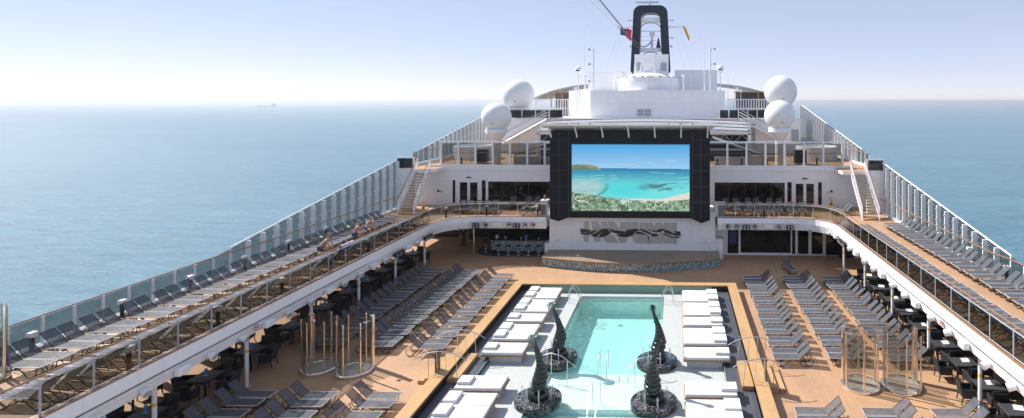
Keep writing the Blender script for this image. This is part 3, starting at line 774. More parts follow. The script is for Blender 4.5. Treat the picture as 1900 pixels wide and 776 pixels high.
boats = (fbm(gx*90, ty*60, 55, 1) > .985)*(ty > .6)*(ty < .78)*(gx>.3)*(gx<.6); img = np.where(boats[...,None], C(250,250,250)*np.ones_like(img), img)
vs = [(SX_0+(SX_1-SX_0)*i/(NX-1), hy+.06, SZ_0+(SZ_1-SZ_0)*j/(NY-1)) for j in range(NY) for i in range(NX)]
fs = [(j*NX+i, j*NX+i+1, (j+1)*NX+i+1, (j+1)*NX+i) for j in range(NY-1) for i in range(NX-1)]
m = MB(); m.add(vs, fs)
pic = part('lit_picture', m, 'screen_picture', t, label='lit picture of a turquoise bay with a hill, reef and treetops')
at = pic.data.color_attributes.new('pic', 'FLOAT_COLOR', 'POINT')
buf = np.ones((NX*NY, 4), dtype=np.float32); buf[:, :3] = img.reshape(-1, 3); at.data.foreach_set('color', buf.ravel())
# canopy over the screen
t = thing('screen_canopy', 'pale sloping canopy with white brackets above the black screen', 'canopy', (-3.5, 41.6, 9.8))
m = MB(); m.add([(-10.05,41.2,10.22),(3.0,41.2,10.22),(2.6,42.9,9.86),(-9.6,42.9,9.86),(-10.05,41.2,10.28),(3.0,41.2,10.28),(2.6,42.9,9.92),(-9.6,42.9,9.92)],
  [(0,3,2,1),(4,5,6,7),(0,1,5,4),(1,2,6,5),(2,3,7,6),(3,0,4,7)])
part('sheet', m, 'warm_white', t)
m = MB(); m.box(-10.05, 3.0, 41.12, 41.2, 10.2, 10.32).tube([(-10.0,41.1,10.42),(3.0,41.1,10.42)], .03, 6)
part('front_beam', m, 'warm_white', t)
for k in range(7):
    x = -9.4+k*1.95
    part('bracket', MB().prism_yz([(41.25,10.20),(42.24,9.45),(42.24,9.28),(42.14,9.28),(42.05,9.5),(41.2,10.1)], x-.05, x+.05), 'white_metal', t)
m = MB(); m.box(-9.6, 2.6, 42.9, 45.2, 9.82, 9.9); part('roof_plate', m, 'white_paint', t)
for k, x in enumerate((-8.3, -7.4, -6.5, -.6, .3, 1.2)):
    s_ = thing('roof_lamp', 'white box floodlight on the screen canopy, %s from the left' % ordw(k+1), 'floodlight', (x, 42.6, 9.95), 0, 'floodlights on top of the screen canopy')
    part('housing', MB().rbox(-.16,.16,-.15,.15,.12,.42,.05), 'white_metal', s_, world=False); part('lens', MB().cyl(0,-.155,.17,.37,.0+.1,10), 'dark_metal', s_, world=False); part('bracket', MB().box(-.03,.03,-.03,.03,0,.12), 'grey_steel', s_, world=False)

# ------------------------------------------------------------------ upper wall at the far end
t = thing('upper_deck_house', 'white upper wall with glass doors and wide windows either side of the screen', 'deck house', (-3.25, 47.5, ZU))
zd, zw = 5.22, 5.22
opsL = [(-19.0,-18.75,ZU+.15,5.3),(-18.45,-17.62,ZU+.03,zd),(-17.58,-16.75,ZU+.03,zd),(-16.5,-16.15,ZU+.1,5.3),(-15.95,-10.2,ZU+.25,5.2)]
opsR = [(3.2,9.05,ZU+.25,5.2),(9.25,9.62,ZU+.1,5.25),(9.85,10.68,ZU+.03,zd),(10.72,11.55,ZU+.03,zd),(11.8,12.12,ZU+.12,5.25)]
part('wall', wall_open(XL+.02, -9.5, ZU+.001, 6.2, YW, .2, opsL, MB()), 'white_paint', t)
part('wall', wall_open(2.5, XR-.02, ZU+.001, 6.2, YW, .2, opsR, MB()), 'white_paint', t)
for o in [opsL[0],opsL[3],opsL[4],opsR[0],opsR[1],opsR[4]]:
    w = part('window', MB().box(o[0], o[1], YW+.1, YW+.12, o[2], o[3]), 'window_glass', t)
    if o[1]-o[0] > 3:
        m = MB()
        for k in range(1,5): xx = o[0]+(o[1]-o[0])*k/5; m.box(xx-.02, xx+.02, YW+.08, YW+.099, o[2], o[3])
        part('mullion', m, 'dark_metal', w)
for o in opsL[1:3]+opsR[2:4]:
    d = part('door', MB().box(o[0]+.002, o[0]+.1, YW-.02, YW+.05, o[2], o[3]).box(o[1]-.1, o[1]-.002, YW-.02, YW+.05, o[2], o[3]).box(o[0]+.1, o[1]-.1, YW-.02, YW+.05, o[2], o[2]+.1).box(o[0]+.1, o[1]-.1, YW-.02, YW+.05, o[3]-.1, o[3]), 'white_metal', t)
    part('pane', MB().box(o[0]+.1, o[1]-.1, YW+.0, YW+.02, o[2]+.1, o[3]-.1), 'window_glass', d)
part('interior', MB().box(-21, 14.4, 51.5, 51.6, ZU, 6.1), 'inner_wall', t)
part('cornice', MB().box(-21.2, -9.5, YW-.1, YW-.002, 6.2, 6.62), 'white_paint', t); part('cornice', MB().box(2.5, 14.6, YW-.1, YW-.002, 6.2, 6.62), 'white_paint', t)
for k,(x,z) in enumerate(((-17.6,5.5),(10.7,5.5))):
    e = single('exit_light', MB().rbox(x-.22,x+.22,YW-.06,YW-.004,z,z+.1,.02), 'dark_metal', 'small dark light fitting above the %s pair of glass doors' % ('left','right')[k], 'light')
for k,(x,z) in enumerate(((-20.2,4.3),(-19.95,4.25),(12.9,4.4),(12.6,4.3))):
    single('wall_notice', MB().box(x-.1,x+.1,YW-.02,YW-.003,z,z+.18), 'dark_metal' if k%2==0 else 'yellow_plastic', ['dark notice beside the left stairs','small yellow notice beside the left stairs','dark notice on the wall near the right stairs','small yellow notice on the wall near the right stairs'][k], 'notice')
for k,x in enumerate((-20.4, 13.3)):
    single('round_vent', MB().tube([(x+.2*math.cos(2*PI*i/16), YW-.03, 5.55+.2*math.sin(2*PI*i/16)) for i in range(16)], .02, 5, closed=True), 'fence_white', 'round white ring on the wall above the notices by the %s stairs' % ('left','right')[k], 'vent')

# terrace deck (level above) with glass wind screen
m = MB(); m.box(XL, XR, 47.62, 112, 6.2, 6.43).box(XL, -19.7, 45.6, 47.62, 6.2, 6.43).box(13.1, XR, 45.0, 47.62, 6.2, 6.43).box(-19.7, 13.1, 47.41, 47.62, 6.2+.421, 6.43+.192)
struct('aft_hull_deck', m, 'white_paint')
m = MB(); m.box(XL+.05, XR-.05, 47.63, 112, 6.432, ZT).box(XL+.05, -19.75, 45.65, 47.628, 6.432, ZT).box(13.15, XR-.05, 45.05, 47.628, 6.432, ZT)
struct('terrace_deck', m, 'upper_planks')
for side, xa, xb in ((-1, -20.1, -9.7), (1, 2.7, 13.9)):
    nm = 'left' if side < 0 else 'right'
    t = thing('wind_screen', 'tall glass wind screen with white posts on the terrace deck, %s of the big screen' % nm, 'glass fence', ((xa+xb)/2, 47.8, ZT))
    n = 7 if side < 0 else 7
    for i in range(n+1):
        x = xa+(xb-xa)*i/n
        part('post', MB().box(x-.07, x+.07, 47.72, 47.9, ZT, 8.5).box(x-.035, x+.035, 47.6, 47.72, ZT+.9, ZT+1.0), 'white_metal', t)
        if i < n: part('glass_pane', MB().box(x+.09, xa+(xb-xa)*(i+1)/n-.09, 47.79, 47.805, ZT+.1, 8.42), 'rail_glass', t)
    part('top_rail', MB().box(xa-.1, xb+.1, 47.72, 47.9, 8.502, 8.6), 'white_metal', t)
    part('mid_rail', MB().tube([(xa, 47.95, ZT+1.15), (xb, 47.95, ZT+1.15)], .025, 6), 'grey_steel', t)
    part('kerb', MB().box(xa-.1, xb+.1, 47.66, 47.93, ZT+.002, ZT+.1), 'varnished_rail', t)

# stairs
def stairs(side):
    s = 1 if side < 0 else -1
    if side < 0: x0b, x1b, x0t, x1t, yb, yt = -21.6, -20.45, -21.25, -20.3, 43.4, 46.1
    else: x0b, x1b, x0t, x1t, yb, yt = 13.8, 14.95, 13.8, 14.8, 42.3, 45.1
    nm = 'left' if side < 0 else 'right'
    t = thing('staircase', 'open white metal staircase with wooden handrails from the %s balcony up to the terrace' % nm, 'stairs', ((x0b+x1b)/2, yb, ZU))
    N = 15
    for i in range(N):
        f = (i+1)/(N+1); y = yb+(yt-yb)*f; z = ZU+(ZT-ZU)*f; xa = x0b+(x0t-x0b)*f; xb = x1b+(x1t-x1b)*f
        st = part('step', MB().box(xa, xb, y-.14, y+.13, z-.06, z), 'stair_tread', t)
        part('nosing', MB().box(xa, xb, y-.165, y-.142, z-.05, z+.004), 'stair_nosing', st)
    for xb_, xt_ in ((x0b-.05, x0t-.05), (x1b+.05, x1t+.05)):
        m = MB(); m.add([(xb_-.03,yb-.1,ZU),(xb_+.03,yb-.1,ZU),(xt_+.03,yt,ZT-.25),(xt_-.03,yt,ZT-.25),(xb_-.03,yb-.1,ZU+.28),(xb_+.03,yb-.1,ZU+.28),(xt_+.03,yt,ZT+.05),(xt_-.03,yt,ZT+.05)],
            [(0,3,2,1),(4,5,6,7),(0,1,5,4),(1,2,6,5),(2,3,7,6),(3,0,4,7)])
        part('stringer', m, 'white_metal', t)
        part('handrail', MB().tube([(xb_,yb-.25,ZU+.75),(xb_,yb-.15,ZU+1.05),(xt_,yt,ZT+1.05),(xt_,yt+.35,ZT+1.05)], .035, 8), 'varnished_rail', t, True)
        for hgt in (.42,.58,.74,.9): part('rail_bar', MB().tube([(xb_,yb-.12,ZU+hgt),(xt_,yt,ZT+hgt)], .016, 5), 'white_metal', t)
        for k in range(8):
            f = k/7; x = xb_+(xt_-xb_)*f; y = yb-.1+(yt-yb+.1)*f; z = ZU+(ZT-ZU)*f
            part('baluster', MB().box(x-.02, x+.02, y-.02, y+.02, z, z+1.04), 'white_metal', t)
stairs(-1); stairs(1)
# landing end boxes: dark glass box and white pier beside each stair head
for side in (-1, 1):
    nm = 'left' if side < 0 else 'right'
    xa, xb = (XL+.02, -21.35) if side < 0 else (14.95, XR-.02)
    y = 45.6 if side < 0 else 45.0
    t = thing('landing_pier', 'white wall pier with a dark glass panel beside the head of the %s stairs' % nm, 'pier', ((xa+xb)/2, y, ZU))
    part('wall', MB().box(xa, xb, y-.15, y, ZU+.001, 6.44), 'white_paint', t)
    part('glass_panel', MB().box(xa+.12, xb-.12, y-.1, y-.07, 6.55, 7.35), 'window_glass', t)
    part('frame', MB().box(xa, xb, y-.15, y, 7.36, 7.45).box(xa, xa+.1, y-.15, y, 6.46, 7.36).box(xb-.1, xb, y-.15, y, 6.46, 7.36).box(xa+.1, xb-.1, y-.15, y, 6.46, 6.54), 'white_metal', t)
t = thing('under_stair_gate', 'small white tubular gate under the left stairs against the wall', 'gate', (-19.9, 46.5, ZU))
part('frame', MB().tube([(-20.3,46.9,ZU+.1),(-20.3,46.9,ZU+1.9),(-19.6,46.9,ZU+1.9),(-19.5,46.9,ZU+.5)], .03, 8).tube([(-20.3,46.9,ZU+.5),(-19.5,46.9,ZU+.6)], .03, 6), 'white_metal', t, True)
t = thing('under_stair_gate', 'small white tubular gate under the right stairs against the wall', 'gate', (13.4, 46.5, ZU))
part('frame', MB().tube([(13.9,46.2,ZU+1.1),(13.2,46.2,ZU+1.0),(13.1,46.2,ZU+.2),(13.9,46.2,ZU+.1)], .03, 8), 'white_metal', t, True)
# ------------------------------------------------------------------ sun loungers: foot at x=0, head towards +x
def lounger(flat=False):
    t = thing('sun_lounger', 'x', 'sun lounger')
    W = .262; zs = .36; xb = 1.17
    if flat: hx, hz = 1.88, .37
    else: hx, hz = xb+.50, zs+.48
    # seat sling, slightly sagging
    m = MB(); n = 8; k = 4
    vs = []; fs = []
    for i in range(n+1):
        x = .02+(xb-.02)*i/n
        for j in range(k+1):
            y = -W+.02+(2*W-.04)*j/k; vs.append((x, y, zs-.018*math.sin(PI*i/n)*math.sin(PI*j/k)))
    for i in range(n):
        for j in range(k): fs.append((i*(k+1)+j, (i+1)*(k+1)+j, (i+1)*(k+1)+j+1, i*(k+1)+j+1))
    m.add(vs, fs); part('seat', m, 'sling', t, True)
    m = MB(); vs = []; fs = []
    for i in range(n+1):
        f = i/n
        for j in range(k+1):
            y = -W+.045+(2*W-.09)*j/k; s_ = .02*math.sin(PI*f)*math.sin(PI*j/k)
            vs.append((xb+(hx-xb)*f+s_*.7, y, zs+(hz-zs)*f-s_*.6))
    for i in range(n):
        for j in range(k): fs.append((i*(k+1)+j, (i+1)*(k+1)+j, (i+1)*(k+1)+j+1, i*(k+1)+j+1))
    m.add(vs, fs); part('backrest', m, 'sling', t, True)
    m = MB()
    for s_ in (-1, 1):
        m.tube([(0,s_*W,zs-.005),(xb,s_*W,zs-.005)], .017, 6)
    m.tube([(0,-W,zs-.005),(0,W,zs-.005)], .017, 6)
    part('seat_frame', m, 'silver_tube', t, True)
    m = MB()
    m.tube([(xb,-W+.03,zs),(hx,-W+.03,hz),(hx,W-.03,hz),(xb,W-.03,zs)], .013, 6)
    part('back_frame', m, 'bronze_tube', t, True)
    m = MB()   # front leg: zigzag foot as the two side frames show
    for s_ in (-1, 1):
        y = s_*(W-.03); m.tube([(.0,y,zs-.03),(.10,y,zs-.06),(.16,y,.04),(.22,y,.02),(.42,y,.02),(.62,y,.22),(.80,y,zs-.03)], .016, 5)
    m.tube([(.3,-W+.03,.02),(.3,W-.03,.02)], .014, 5); part('leg', m, 'bronze_tube', t, True)
    m = MB()
    for s_ in (-1, 1):
        y = s_*(W-.03); m.tube([(.95,y,zs-.03),(1.30,y,.04),(1.38,y,.02),(1.66,y,.02),(1.72,y,.05),(1.80,y,.26),(1.16,y,zs-.04)], .016, 5)
    m.tube([(1.5,-W+.03,.02),(1.5,W-.03,.02)], .014, 5).tube([(1.78,-W+.03,.26),(1.78,W-.03,.26)], .014, 5)
    part('leg', m, 'bronze_tube', t, True)
    if not flat:
        m = MB(); m.tube([(xb+.24,-W+.05,zs+.22),(xb+.42,-W+.05,.27)], .011, 5).tube([(xb+.24,W-.05,zs+.22),(xb+.42,W-.05,.27)], .011, 5); part('back_prop', m, 'bronze_tube', t, True)
    return t
LG = Maker(lounger())
def row(mk, x, ys, z, side, labf, group):     # side -1: heads to the left
    n = len(ys)
    for i, y in enumerate(ys):
        mk((x+random.uniform(-.05,.05), y+random.uniform(-.012,.012), z), (PI if side < 0 else 0)+random.uniform(-.03,.03), labf(i, n), group)
def pairs(ya, n, pitch=1.385, gap=.60):
    out = []
    for k in range(n): out += [ya+pitch*k, ya+pitch*k+gap]
    return out
mid = [('left', -1, [(-10.95, 'nearest the pool'), (-13.5, 'middle'), (-16.05, 'outermost')]), ('right', 1, [(4.45, 'nearest the pool'), (7.0, 'middle'), (9.6, 'outermost')])]
yst = {-10.95: 26.55, -13.5: 26.75, -16.05: 26.9, 4.45: 25.95, 7.0: 26.1, 9.6: 25.95}
for nm, sd, cols in mid:
    for x, w in cols:
        npair = 9 if x != -13.5 else 9
        ys = pairs(yst[x], npair)[:(17 if x in (-10.95,) else 18)]
        row(LG, x, ys, .0, sd, lambda i, n, nm=nm, w=w: 'grey lounger, %s from the showers in the %s deck row %s' % (ordw(i+1), nm, {'middle':'of the middle','outermost':'by the tables'}.get(w, w)), 'loungers in the rows on the %s of the pool deck' % nm)
        ys = [22.05, 21.45, 20.65, 20.05, 19.3] if sd < 0 else [21.45, 20.85, 20.05]
        row(LG, x, ys, .0, sd, lambda i, n, nm=nm, w=w: 'grey lounger in front of the %s showers, %s of its block, %s' % (nm, ordw(i+1), {'middle':'middle row','outermost':'row by the tables'}.get(w, 'row nearest the pool')), 'loungers at the front of the %s pool deck' % nm)
o = LG((8.1, 39.2, .0), R(100), 'single raised lounger standing turned away behind the middle right row', None)
row(LG, -20.15, pairs(17.6, 17), ZU, -1, lambda i, n: 'raised mesh lounger along the left sea fence, %s from the shower' % ordw(i+1), 'loungers along the left sea fence')
row(LG, 14.3, pairs(22.2, 13, 1.385), ZU, 1, lambda i, n: 'raised mesh lounger along the right sea fence, %s from the stairs' % ordw(n-i), 'loungers along the right sea fence')
row(LG, -19.5, pairs(15.8, 18), ZU, 1, lambda i, n: 'grey lounger with its back to the left balcony glass, %s from the shower' % ordw(i+1), 'loungers behind the left balcony glass')
row(LG, 13.25, pairs(20.2, 14), ZU, -1, lambda i, n: 'grey lounger with its back to the right balcony glass, %s from the stairs' % ordw(n-i), 'loungers behind the right balcony glass')
# far balcony, foot towards the camera
for k, x in enumerate((-17.9,-17.25,-16.55,-15.9,-15.2,-14.55)[:5]):
    LG((x+.9, 43.5, ZU), R(97), 'grey lounger facing the pool on the far left balcony, %s from the stairs' % ordw(k+1), 'front loungers on the far left balcony')
for k, x in enumerate((-13.5,-12.2,-11.5,-10.6)):
    LG((x, 45.3, ZU), R(92), 'shaded lounger under the dark window on the far left balcony, %s from the doors' % ordw(k+1), 'back loungers on the far left balcony')
for k, x in enumerate((4.6,5.5,6.3,7.1,7.9,8.8,9.7)):
    LG((x, 43.4+random.uniform(0,.3), ZU), R(82), 'grey lounger facing the pool on the far right balcony, %s from the screen' % ordw(k+1), 'front loungers on the far right balcony')
for k, x in enumerate((4.0,4.8,5.8,6.5,7.6,8.4)):
    LG((x, 45.2, ZU), R(88), 'shaded lounger under the dark window on the far right balcony, %s from the screen' % ordw(k+1), 'back loungers on the far right balcony')
for k, y in enumerate((44.6,45.3)):
    LG((12.0, y-.6, ZU), R(8), 'lounger beside the foot of the right stairs, %s of two' % ('nearer','farther')[k], 'loungers beside the right stairs')
LG((-12.15, 43.3, ZU), R(4), 'lounger turned sideways under a reclining person on the far left balcony', None)

# ------------------------------------------------------------------ daybeds
def daybed(x0, x1, y0, y1, left, label, dbl):
    t = thing('daybed', label, 'daybed', ((x0+x1)/2, (y0+y1)/2, 0), 0, 'white daybeds round the pool')
    hx = x0 if left else x1; s = 1 if left else -1
    part('base', MB().box(x0+(.35 if left else .12), x1-(.12 if left else .35), y0+.12, y1-.1, -.019, .298), 'terrazzo', t)
    part('frame', MB().box(x0-.03, x1+.03, y0, y1, .30, .37), 'bed_wood', t)
    if dbl:
        ym = (y0+y1)/2
        for a, b in ((y0+.02, ym-.006), (ym+.006, y1-.02)): part('mattress', MB().rbox(x0+.01, x1-.02, a, b, .373, .50, .04), 'mattress', t, True)
        for a, b in ((y0+.12, ym-.1), (ym+.08, y1-.12)): part('pillow', MB().rbox(hx+s*.04, hx+s*.58, a, b, .502, .625, .04), 'mattress', t, True)
    else:
        part('mattress', MB().rbox(x0+.01, x1-.02, y0+.02, y1-.02, .373, .50, .04), 'mattress', t, True)
        part('pillow', MB().rbox(hx+s*.04, hx+s*.60, (y0+y1)/2-.3, (y0+y1)/2+.3, .502, .625, .04), 'mattress', t, True)
rows = [(32.85,34.75,1),(30.75,32.65,1),(29.4,30.5,0),(27.15,29.05,1),(25.65,26.8,0),(22.45,23.55,0),(20.25,22.15,1),(17.9,19.8,1)]
for side in (-1, 1):
    for k, (a, b, d) in enumerate(rows):
        dy = 0 if side < 0 else -.25
        x0, x1 = (-8.95, -7.0) if side < 0 else (.35, 2.42)
        daybed(x0, x1, a+dy, b+dy, side < 0, '%s white daybed on a wooden frame %s of the pool, %s from the stage' % ('double' if d else 'single', 'left' if side < 0 else 'right', ordw(k+1)), d)

# ------------------------------------------------------------------ fountains
def fountain(x, y, lean, label, globe=False):
    t = thing('fountain', label, 'fountain', (x, y, -.12))
    part('basin', MB().lathe(0,0,[(.60,-.20),(.60,.03),(.92,.035),(.94,.05),(.94,.28),(.925,.30),(.3,.295)],48), 'black_marble', t, True, False)
    part('pedestal', MB().lathe(0,.02,[(.41,.31),(.43,.50),(.40,.55)],28), 'sculpture', t, True, False)
    # twisted horn with spiral coils
    m = MB(); n = 220; vs = []; fs = []; seg = 22; H = 2.12
    def axis(f): return lean*(.17*math.sin(f*PI*1.45)*(.4+.6*f)-.02*f), .05*math.sin(f*PI)
    knots = [(0,.28),(.12,.325),(.25,.31),(.36,.25),(.46,.185),(.56,.145),(.7,.112),(.85,.085),(1,.055)]
    wob = random.Random(int(100*x)); jit = [wob.uniform(.91,1.09) for _ in range(24)]
    for i in range(n+1):
        f = i/n; z = .52+H*f
        for q in range(len(knots)-1):
            if knots[q][0] <= f <= knots[q+1][0]:
                u = (f-knots[q][0])/(knots[q+1][0]-knots[q][0]); r = knots[q][1]*(1-u)+knots[q+1][1]*u
        cx, cy = axis(f)
        for k in range(seg):
            a = 2*PI*k/seg; ph = (9.5*f*(1+.45*f)*2*PI + a)
            saw = (ph/(2*PI)) % 1.0; bulge = math.sqrt(max(0,1-(2*saw-1)**2))
            rr = r*(.87+.16*bulge)*jit[int(ph/(2*PI)) % 24]
            vs.append((cx+rr*math.cos(a), cy+rr*math.sin(a), z+.22*r*math.sin(a+1.1)))
    for i in range(n):
        for k in range(seg): fs.append((i*seg+k, i*seg+(k+1)%seg, (i+1)*seg+(k+1)%seg, (i+1)*seg+k))
    fs.append(tuple(range(seg-1,-1,-1))); fs.append(tuple(n*seg+k for k in range(seg)))
    m.add(vs, fs); part('twisted_horn', m, 'sculpture', t, True, False)
    tx = axis(1)[0]; tz = .52+H
    m = MB()
    for k in range(8):
        a = 2*PI*k/8+.3; L = .33 if not globe else .17; c, s_ = math.cos(a), math.sin(a); vs = []; fs = []
        N = 7
        for i in range(N):
            f = i/(N-1); d = L*f; z = tz+.02+.16*math.sin(f*PI*.9)-.22*f*f; w = (.07 if not globe else .035)*math.sin(PI*min(1,(f*.9+.1)))+.004
            px, py = tx+c*d, s_*d
            vs += [(px-s_*w, py+c*w, z-.02), (px, py, z+.02), (px+s_*w, py-c*w, z-.02)]
        for i in range(N-1):
            o_ = i*3; fs += [(o_,o_+1,o_+4,o_+3),(o_+1,o_+2,o_+5,o_+4)]
        m.add(vs, fs)
    part('palm_crown', m, 'patina_leaf' if not globe else 'sculpture', t, True, False)
    # water jets falling back on the marble disc
    rnd = random.Random(int((x+20)*10+y))
    for k in range(7):
        a = 2*PI*k/7+.5; rr = rnd.uniform(.50,.62); hgt = rnd.uniform(.35,.6); m = MB()
        bx, by = rr*math.cos(a), rr*math.sin(a); pts = []
        for i in range(9):
            f = i/8; pts.append((bx+.10*f*math.cos(a), by+.10*f*math.sin(a), .32+hgt*4*f*(1-f)*.95))
        m.tube(pts, [.008+.012*math.sin(PI*i/8)+rnd.uniform(0,.008) for i in range(9)], 6)
        for q in range(10):
            f = rnd.random(); px, py, pz = pts[int(f*8)]; m.sphere((px+rnd.uniform(-.05,.05), py+rnd.uniform(-.05,.05), max(.33,pz+rnd.uniform(-.1,.08))), rnd.uniform(.006,.014), 5, 4)
        part('water_jet', m, 'spray', t, True, False)
    m = MB()
    for q in range(34):
        a = rnd.uniform(0,2*PI); rr = rnd.uniform(.45,.86); m.lathe(rr*math.cos(a), rr*math.sin(a), [(rnd.uniform(.006,.022),.303),(.003,.308)], 7)
    part('splash', m, 'foam', t, False, False, stuff=True)
    return t
fountain(-5.52, 22.45, .9, 'near left black twisted horn fountain with a green palm crown')
fountain(-.88, 22.35, -.9, 'near right black twisted horn fountain with a dark crown', True)
fountain(-5.52, 26.15, 1.2, 'far left black twisted horn fountain leaning right with a green palm crown')
fountain(-.88, 25.9, 1.1, 'far right black twisted horn fountain with a thin dark tip', True)

# ------------------------------------------------------------------ pool handrails
def hrail(name, label, paths, r=.016, mat='steel_tube', group=None, cat='handrail'):
    xs = [p[0] for q in paths for p in q]; ys = [p[1] for q in paths for p in q]; zs = [p[2] for q in paths for p in q]
    t = thing(name, label, cat, (sum(xs)/len(xs), sum(ys)/len(ys), min(zs)), 0, group)
    for q in paths: part('rail', MB().tube(q, r, 8), mat, t, True)
    return t
def ladder(x, s, lab):
    paths = []
    for dy in (0, .55):
        y = 33.6+dy
        paths.append([(x-s*.55,y,-.02),(x-s*.55,y,.55),(x-s*.42,y,.82),(x-s*.2,y,.86),(x+s*.05,y,.5),(x+s*.14,y,.1),(x+s*.14,y,-.9)])
    t = hrail('pool_ladder', lab, paths, .024, 'steel_tube', None, 'ladder')
    for k in range(4): part('rung', MB().box(x+s*.10, x+s*.18, 33.6, 34.15, -.2-.24*k, -.17-.24*k), 'varnished_rail', t)
ladder(WX0, 1, 'chrome pool ladder at the far left corner of the pool')
ladder(WX1, -1, 'chrome pool ladder at the far right corner of the pool')
hrail('pool_handrail', 'pair of looped chrome rails in the middle of the pool shelf', [[(x,25.9,-.3),(x,25.9,.45),(x+.03,25.75,.62),(x+.03,25.3,.62),(x,25.15,.5),(x,25.15,-.36)] for x in (-3.5,-3.12)])
hrail('pool_handrail', 'pair of long chrome rails leading down the near pool steps', [[(x,23.0,-.36),(x,23.0,.45),(x,22.85,.62),(x,22.5,.58),(x,21.3,-.25),(x,21.2,-.8)] for x in (-3.42,-3.1)])
hrail('pool_handrail', 'arched chrome rail on the shelf beside the far left fountain', [[(-5.9,24.9,.75),(-5.5,24.75,.92),(-5.0,24.6,.85),(-4.3,24.4,.45)],[(-5.5,24.75,-.02),(-5.5,24.75,.92)],[(-4.75,24.5,-.36),(-4.75,24.5,.72)]], .02)
hrail('pool_handrail', 'arched chrome rail on the shelf beside the far right fountain', [[(-.7,24.7,.75),(-1.1,24.6,.92),(-1.6,24.5,.85),(-2.2,24.3,.45)],[(-1.1,24.6,-.36),(-1.1,24.6,.92)],[(-1.8,24.45,-.36),(-1.8,24.45,.72)]], .02)

# ------------------------------------------------------------------ steps over the bench with arched rails
def bench_steps(side):
    s = 1 if side < 0 else -1          # towards the pool
    xc = -9.98 if side < 0 else 3.48; nm = 'left' if side < 0 else 'right'
    ya, yb = (23.6, 26.0) if side < 0 else (23.3, 25.6)
    t = thing('bench_steps', 'wooden steps with two arched rails crossing the bench on the %s of the pool' % nm, 'steps', (xc, (ya+yb)/2, 0))
    part('inner_step', MB().box(xc+s*.30, xc+s*.78, ya, yb, .132, .31), 'bench_planks', t)
    part('outer_step', MB().box(xc-s*.30, xc-s*.66, ya, yb, .001, .29), 'bench_planks', t)
    part('outer_step', MB().box(xc-s*.661, xc-s*1.0, ya+.1, yb-.1, .001, .15), 'bench_planks', t)
    for y in (ya+.05, yb-.1):
        def ar(o): return 1.42-.28*((o-.0)/1.0)**2
        pts = [(xc+s*o, y, .0+ar(o)) for o in [ -1.15+.23*i for i in range(11)]]
        part('arched_rail', MB().tube(pts, .02, 8), 'grey_steel', t, True)
        for o, z0 in ((-.55,.29),(-.18,.5),(.22,.5),(.68,.31)):
            part('rail_post', MB().tube([(xc+s*(o+.05), y, z0-.02),(xc+s*o*.95, y, ar(o)-.02)], .014, 6), 'steel_tube', t, True)
    part('dark_panel', MB().box(xc-s*.22, xc-s*.18, ya+.02, ya+.5, .52, 1.35), 'window_glass', t)
bench_steps(-1); bench_steps(1)

# ------------------------------------------------------------------ showers
def shower(x, y, r, label, z=0, glassarcs=True, big=1, flip=1):
    t = thing('shower', label, 'shower', (x, y, z), 0)
    part('tray_rim', MB().lathe(0,0,[(r+.0,.002),(r,.10),(r-.03,.12),(r-.13,.12),(r-.14,.10),(r-.14,.05)],48), 'chrome', t, True, False)
    part('tray_floor', MB().cyl(0,0,.05,.075,r-.142,40), 'grid_floor', t, world=False)
    H = 2.2; q = r-.075
    a0s = [200, 262, 318, 20, 80, 140]
    for k, a in enumerate(a0s):
        a = R(a); px, py = q*math.cos(a), q*math.sin(a)
        rad = .04
        part('post', MB().cyl(px, py, .12, .12+H, rad, 14), 'chrome', t, True, False)
    a = R(150 if flip > 0 else 30); part('shower_column', MB().cyl(q*.98*math.cos(a), q*.98*math.sin(a), .12, .12+H+.04, .10, 20), 'chrome', t, True, False)
    for (u0, u1) in ((20, 80), (80, 140), (140, 200), (200, 262)):
        m = MB(); pa = [(q*math.cos(R(u0+5+(u1-u0-10)*i/8)), q*math.sin(R(u0+5+(u1-u0-10)*i/8))) for i in range(9)]
        m.sweep(pa, [(-.005,.2),(-.005,2.25),(.005,2.25),(.005,.2)])
        part('glass_panel', m, 'clear_glass', t, True, False)
    part('shower_head', MB().cyl(q*.6*math.cos(a), q*.6*math.sin(a), 2.06, 2.1, .09, 16).tube([(q*math.cos(a), q*math.sin(a), 2.12),(q*.6*math.cos(a), q*.6*math.sin(a), 2.11)], .015, 6), 'chrome', t, False, False)
    return t
shower(-16.0, 24.9, .78, 'left one of the twin chrome and glass showers on the left deck', flip=1)
shower(-14.3, 24.75, .80, 'right one of the twin chrome and glass showers on the left deck', flip=-1)
shower(7.78, 24.1, .80, 'left one of the twin chrome and glass showers on the right deck', flip=1)
shower(9.5, 24.1, .84, 'right one of the twin chrome and glass showers on the right deck', flip=-1)
shower(-21.75, 17.1, .62, 'chrome shower tube at the near end of the left balcony', ZU)

# ------------------------------------------------------------------ dining sets under the balconies
def chair():
    t = thing('wicker_armchair', 'x', 'chair')
    part('seat', MB().rbox(-.26,.26,-.26,.26,.30,.45,.04), 'wicker', t, True)
    m = MB(); m.add([(-.27,.20,.30),(.27,.20,.30),(.29,.34,.90),(-.29,.34,.90),(-.27,.26,.30),(.27,.26,.30),(.29,.39,.90),(-.29,.39,.90)],[(0,1,2,3),(7,6,5,4),(0,4,5,1),(1,5,6,2),(2,6,7,3),(3,7,4,0)])
    part('backrest', m, 'wicker', t)
    for s_ in (-1, 1): part('armrest', MB().rbox(s_*.29-.04, s_*.29+.04, -.26, .30, .60, .66, .03).box(s_*.29-.025, s_*.29+.025, -.24, .26, .30, .60), 'wicker', t)
    for sx in (-1,1):
        for sy in (-1,1): part('leg', MB().tube([(sx*.25, sy*.24, .32),(sx*.27, sy*.27+(.04 if sy>0 else 0), 0)], [.028,.02], 6), 'wicker', t)
    return t
CH = Maker(chair())
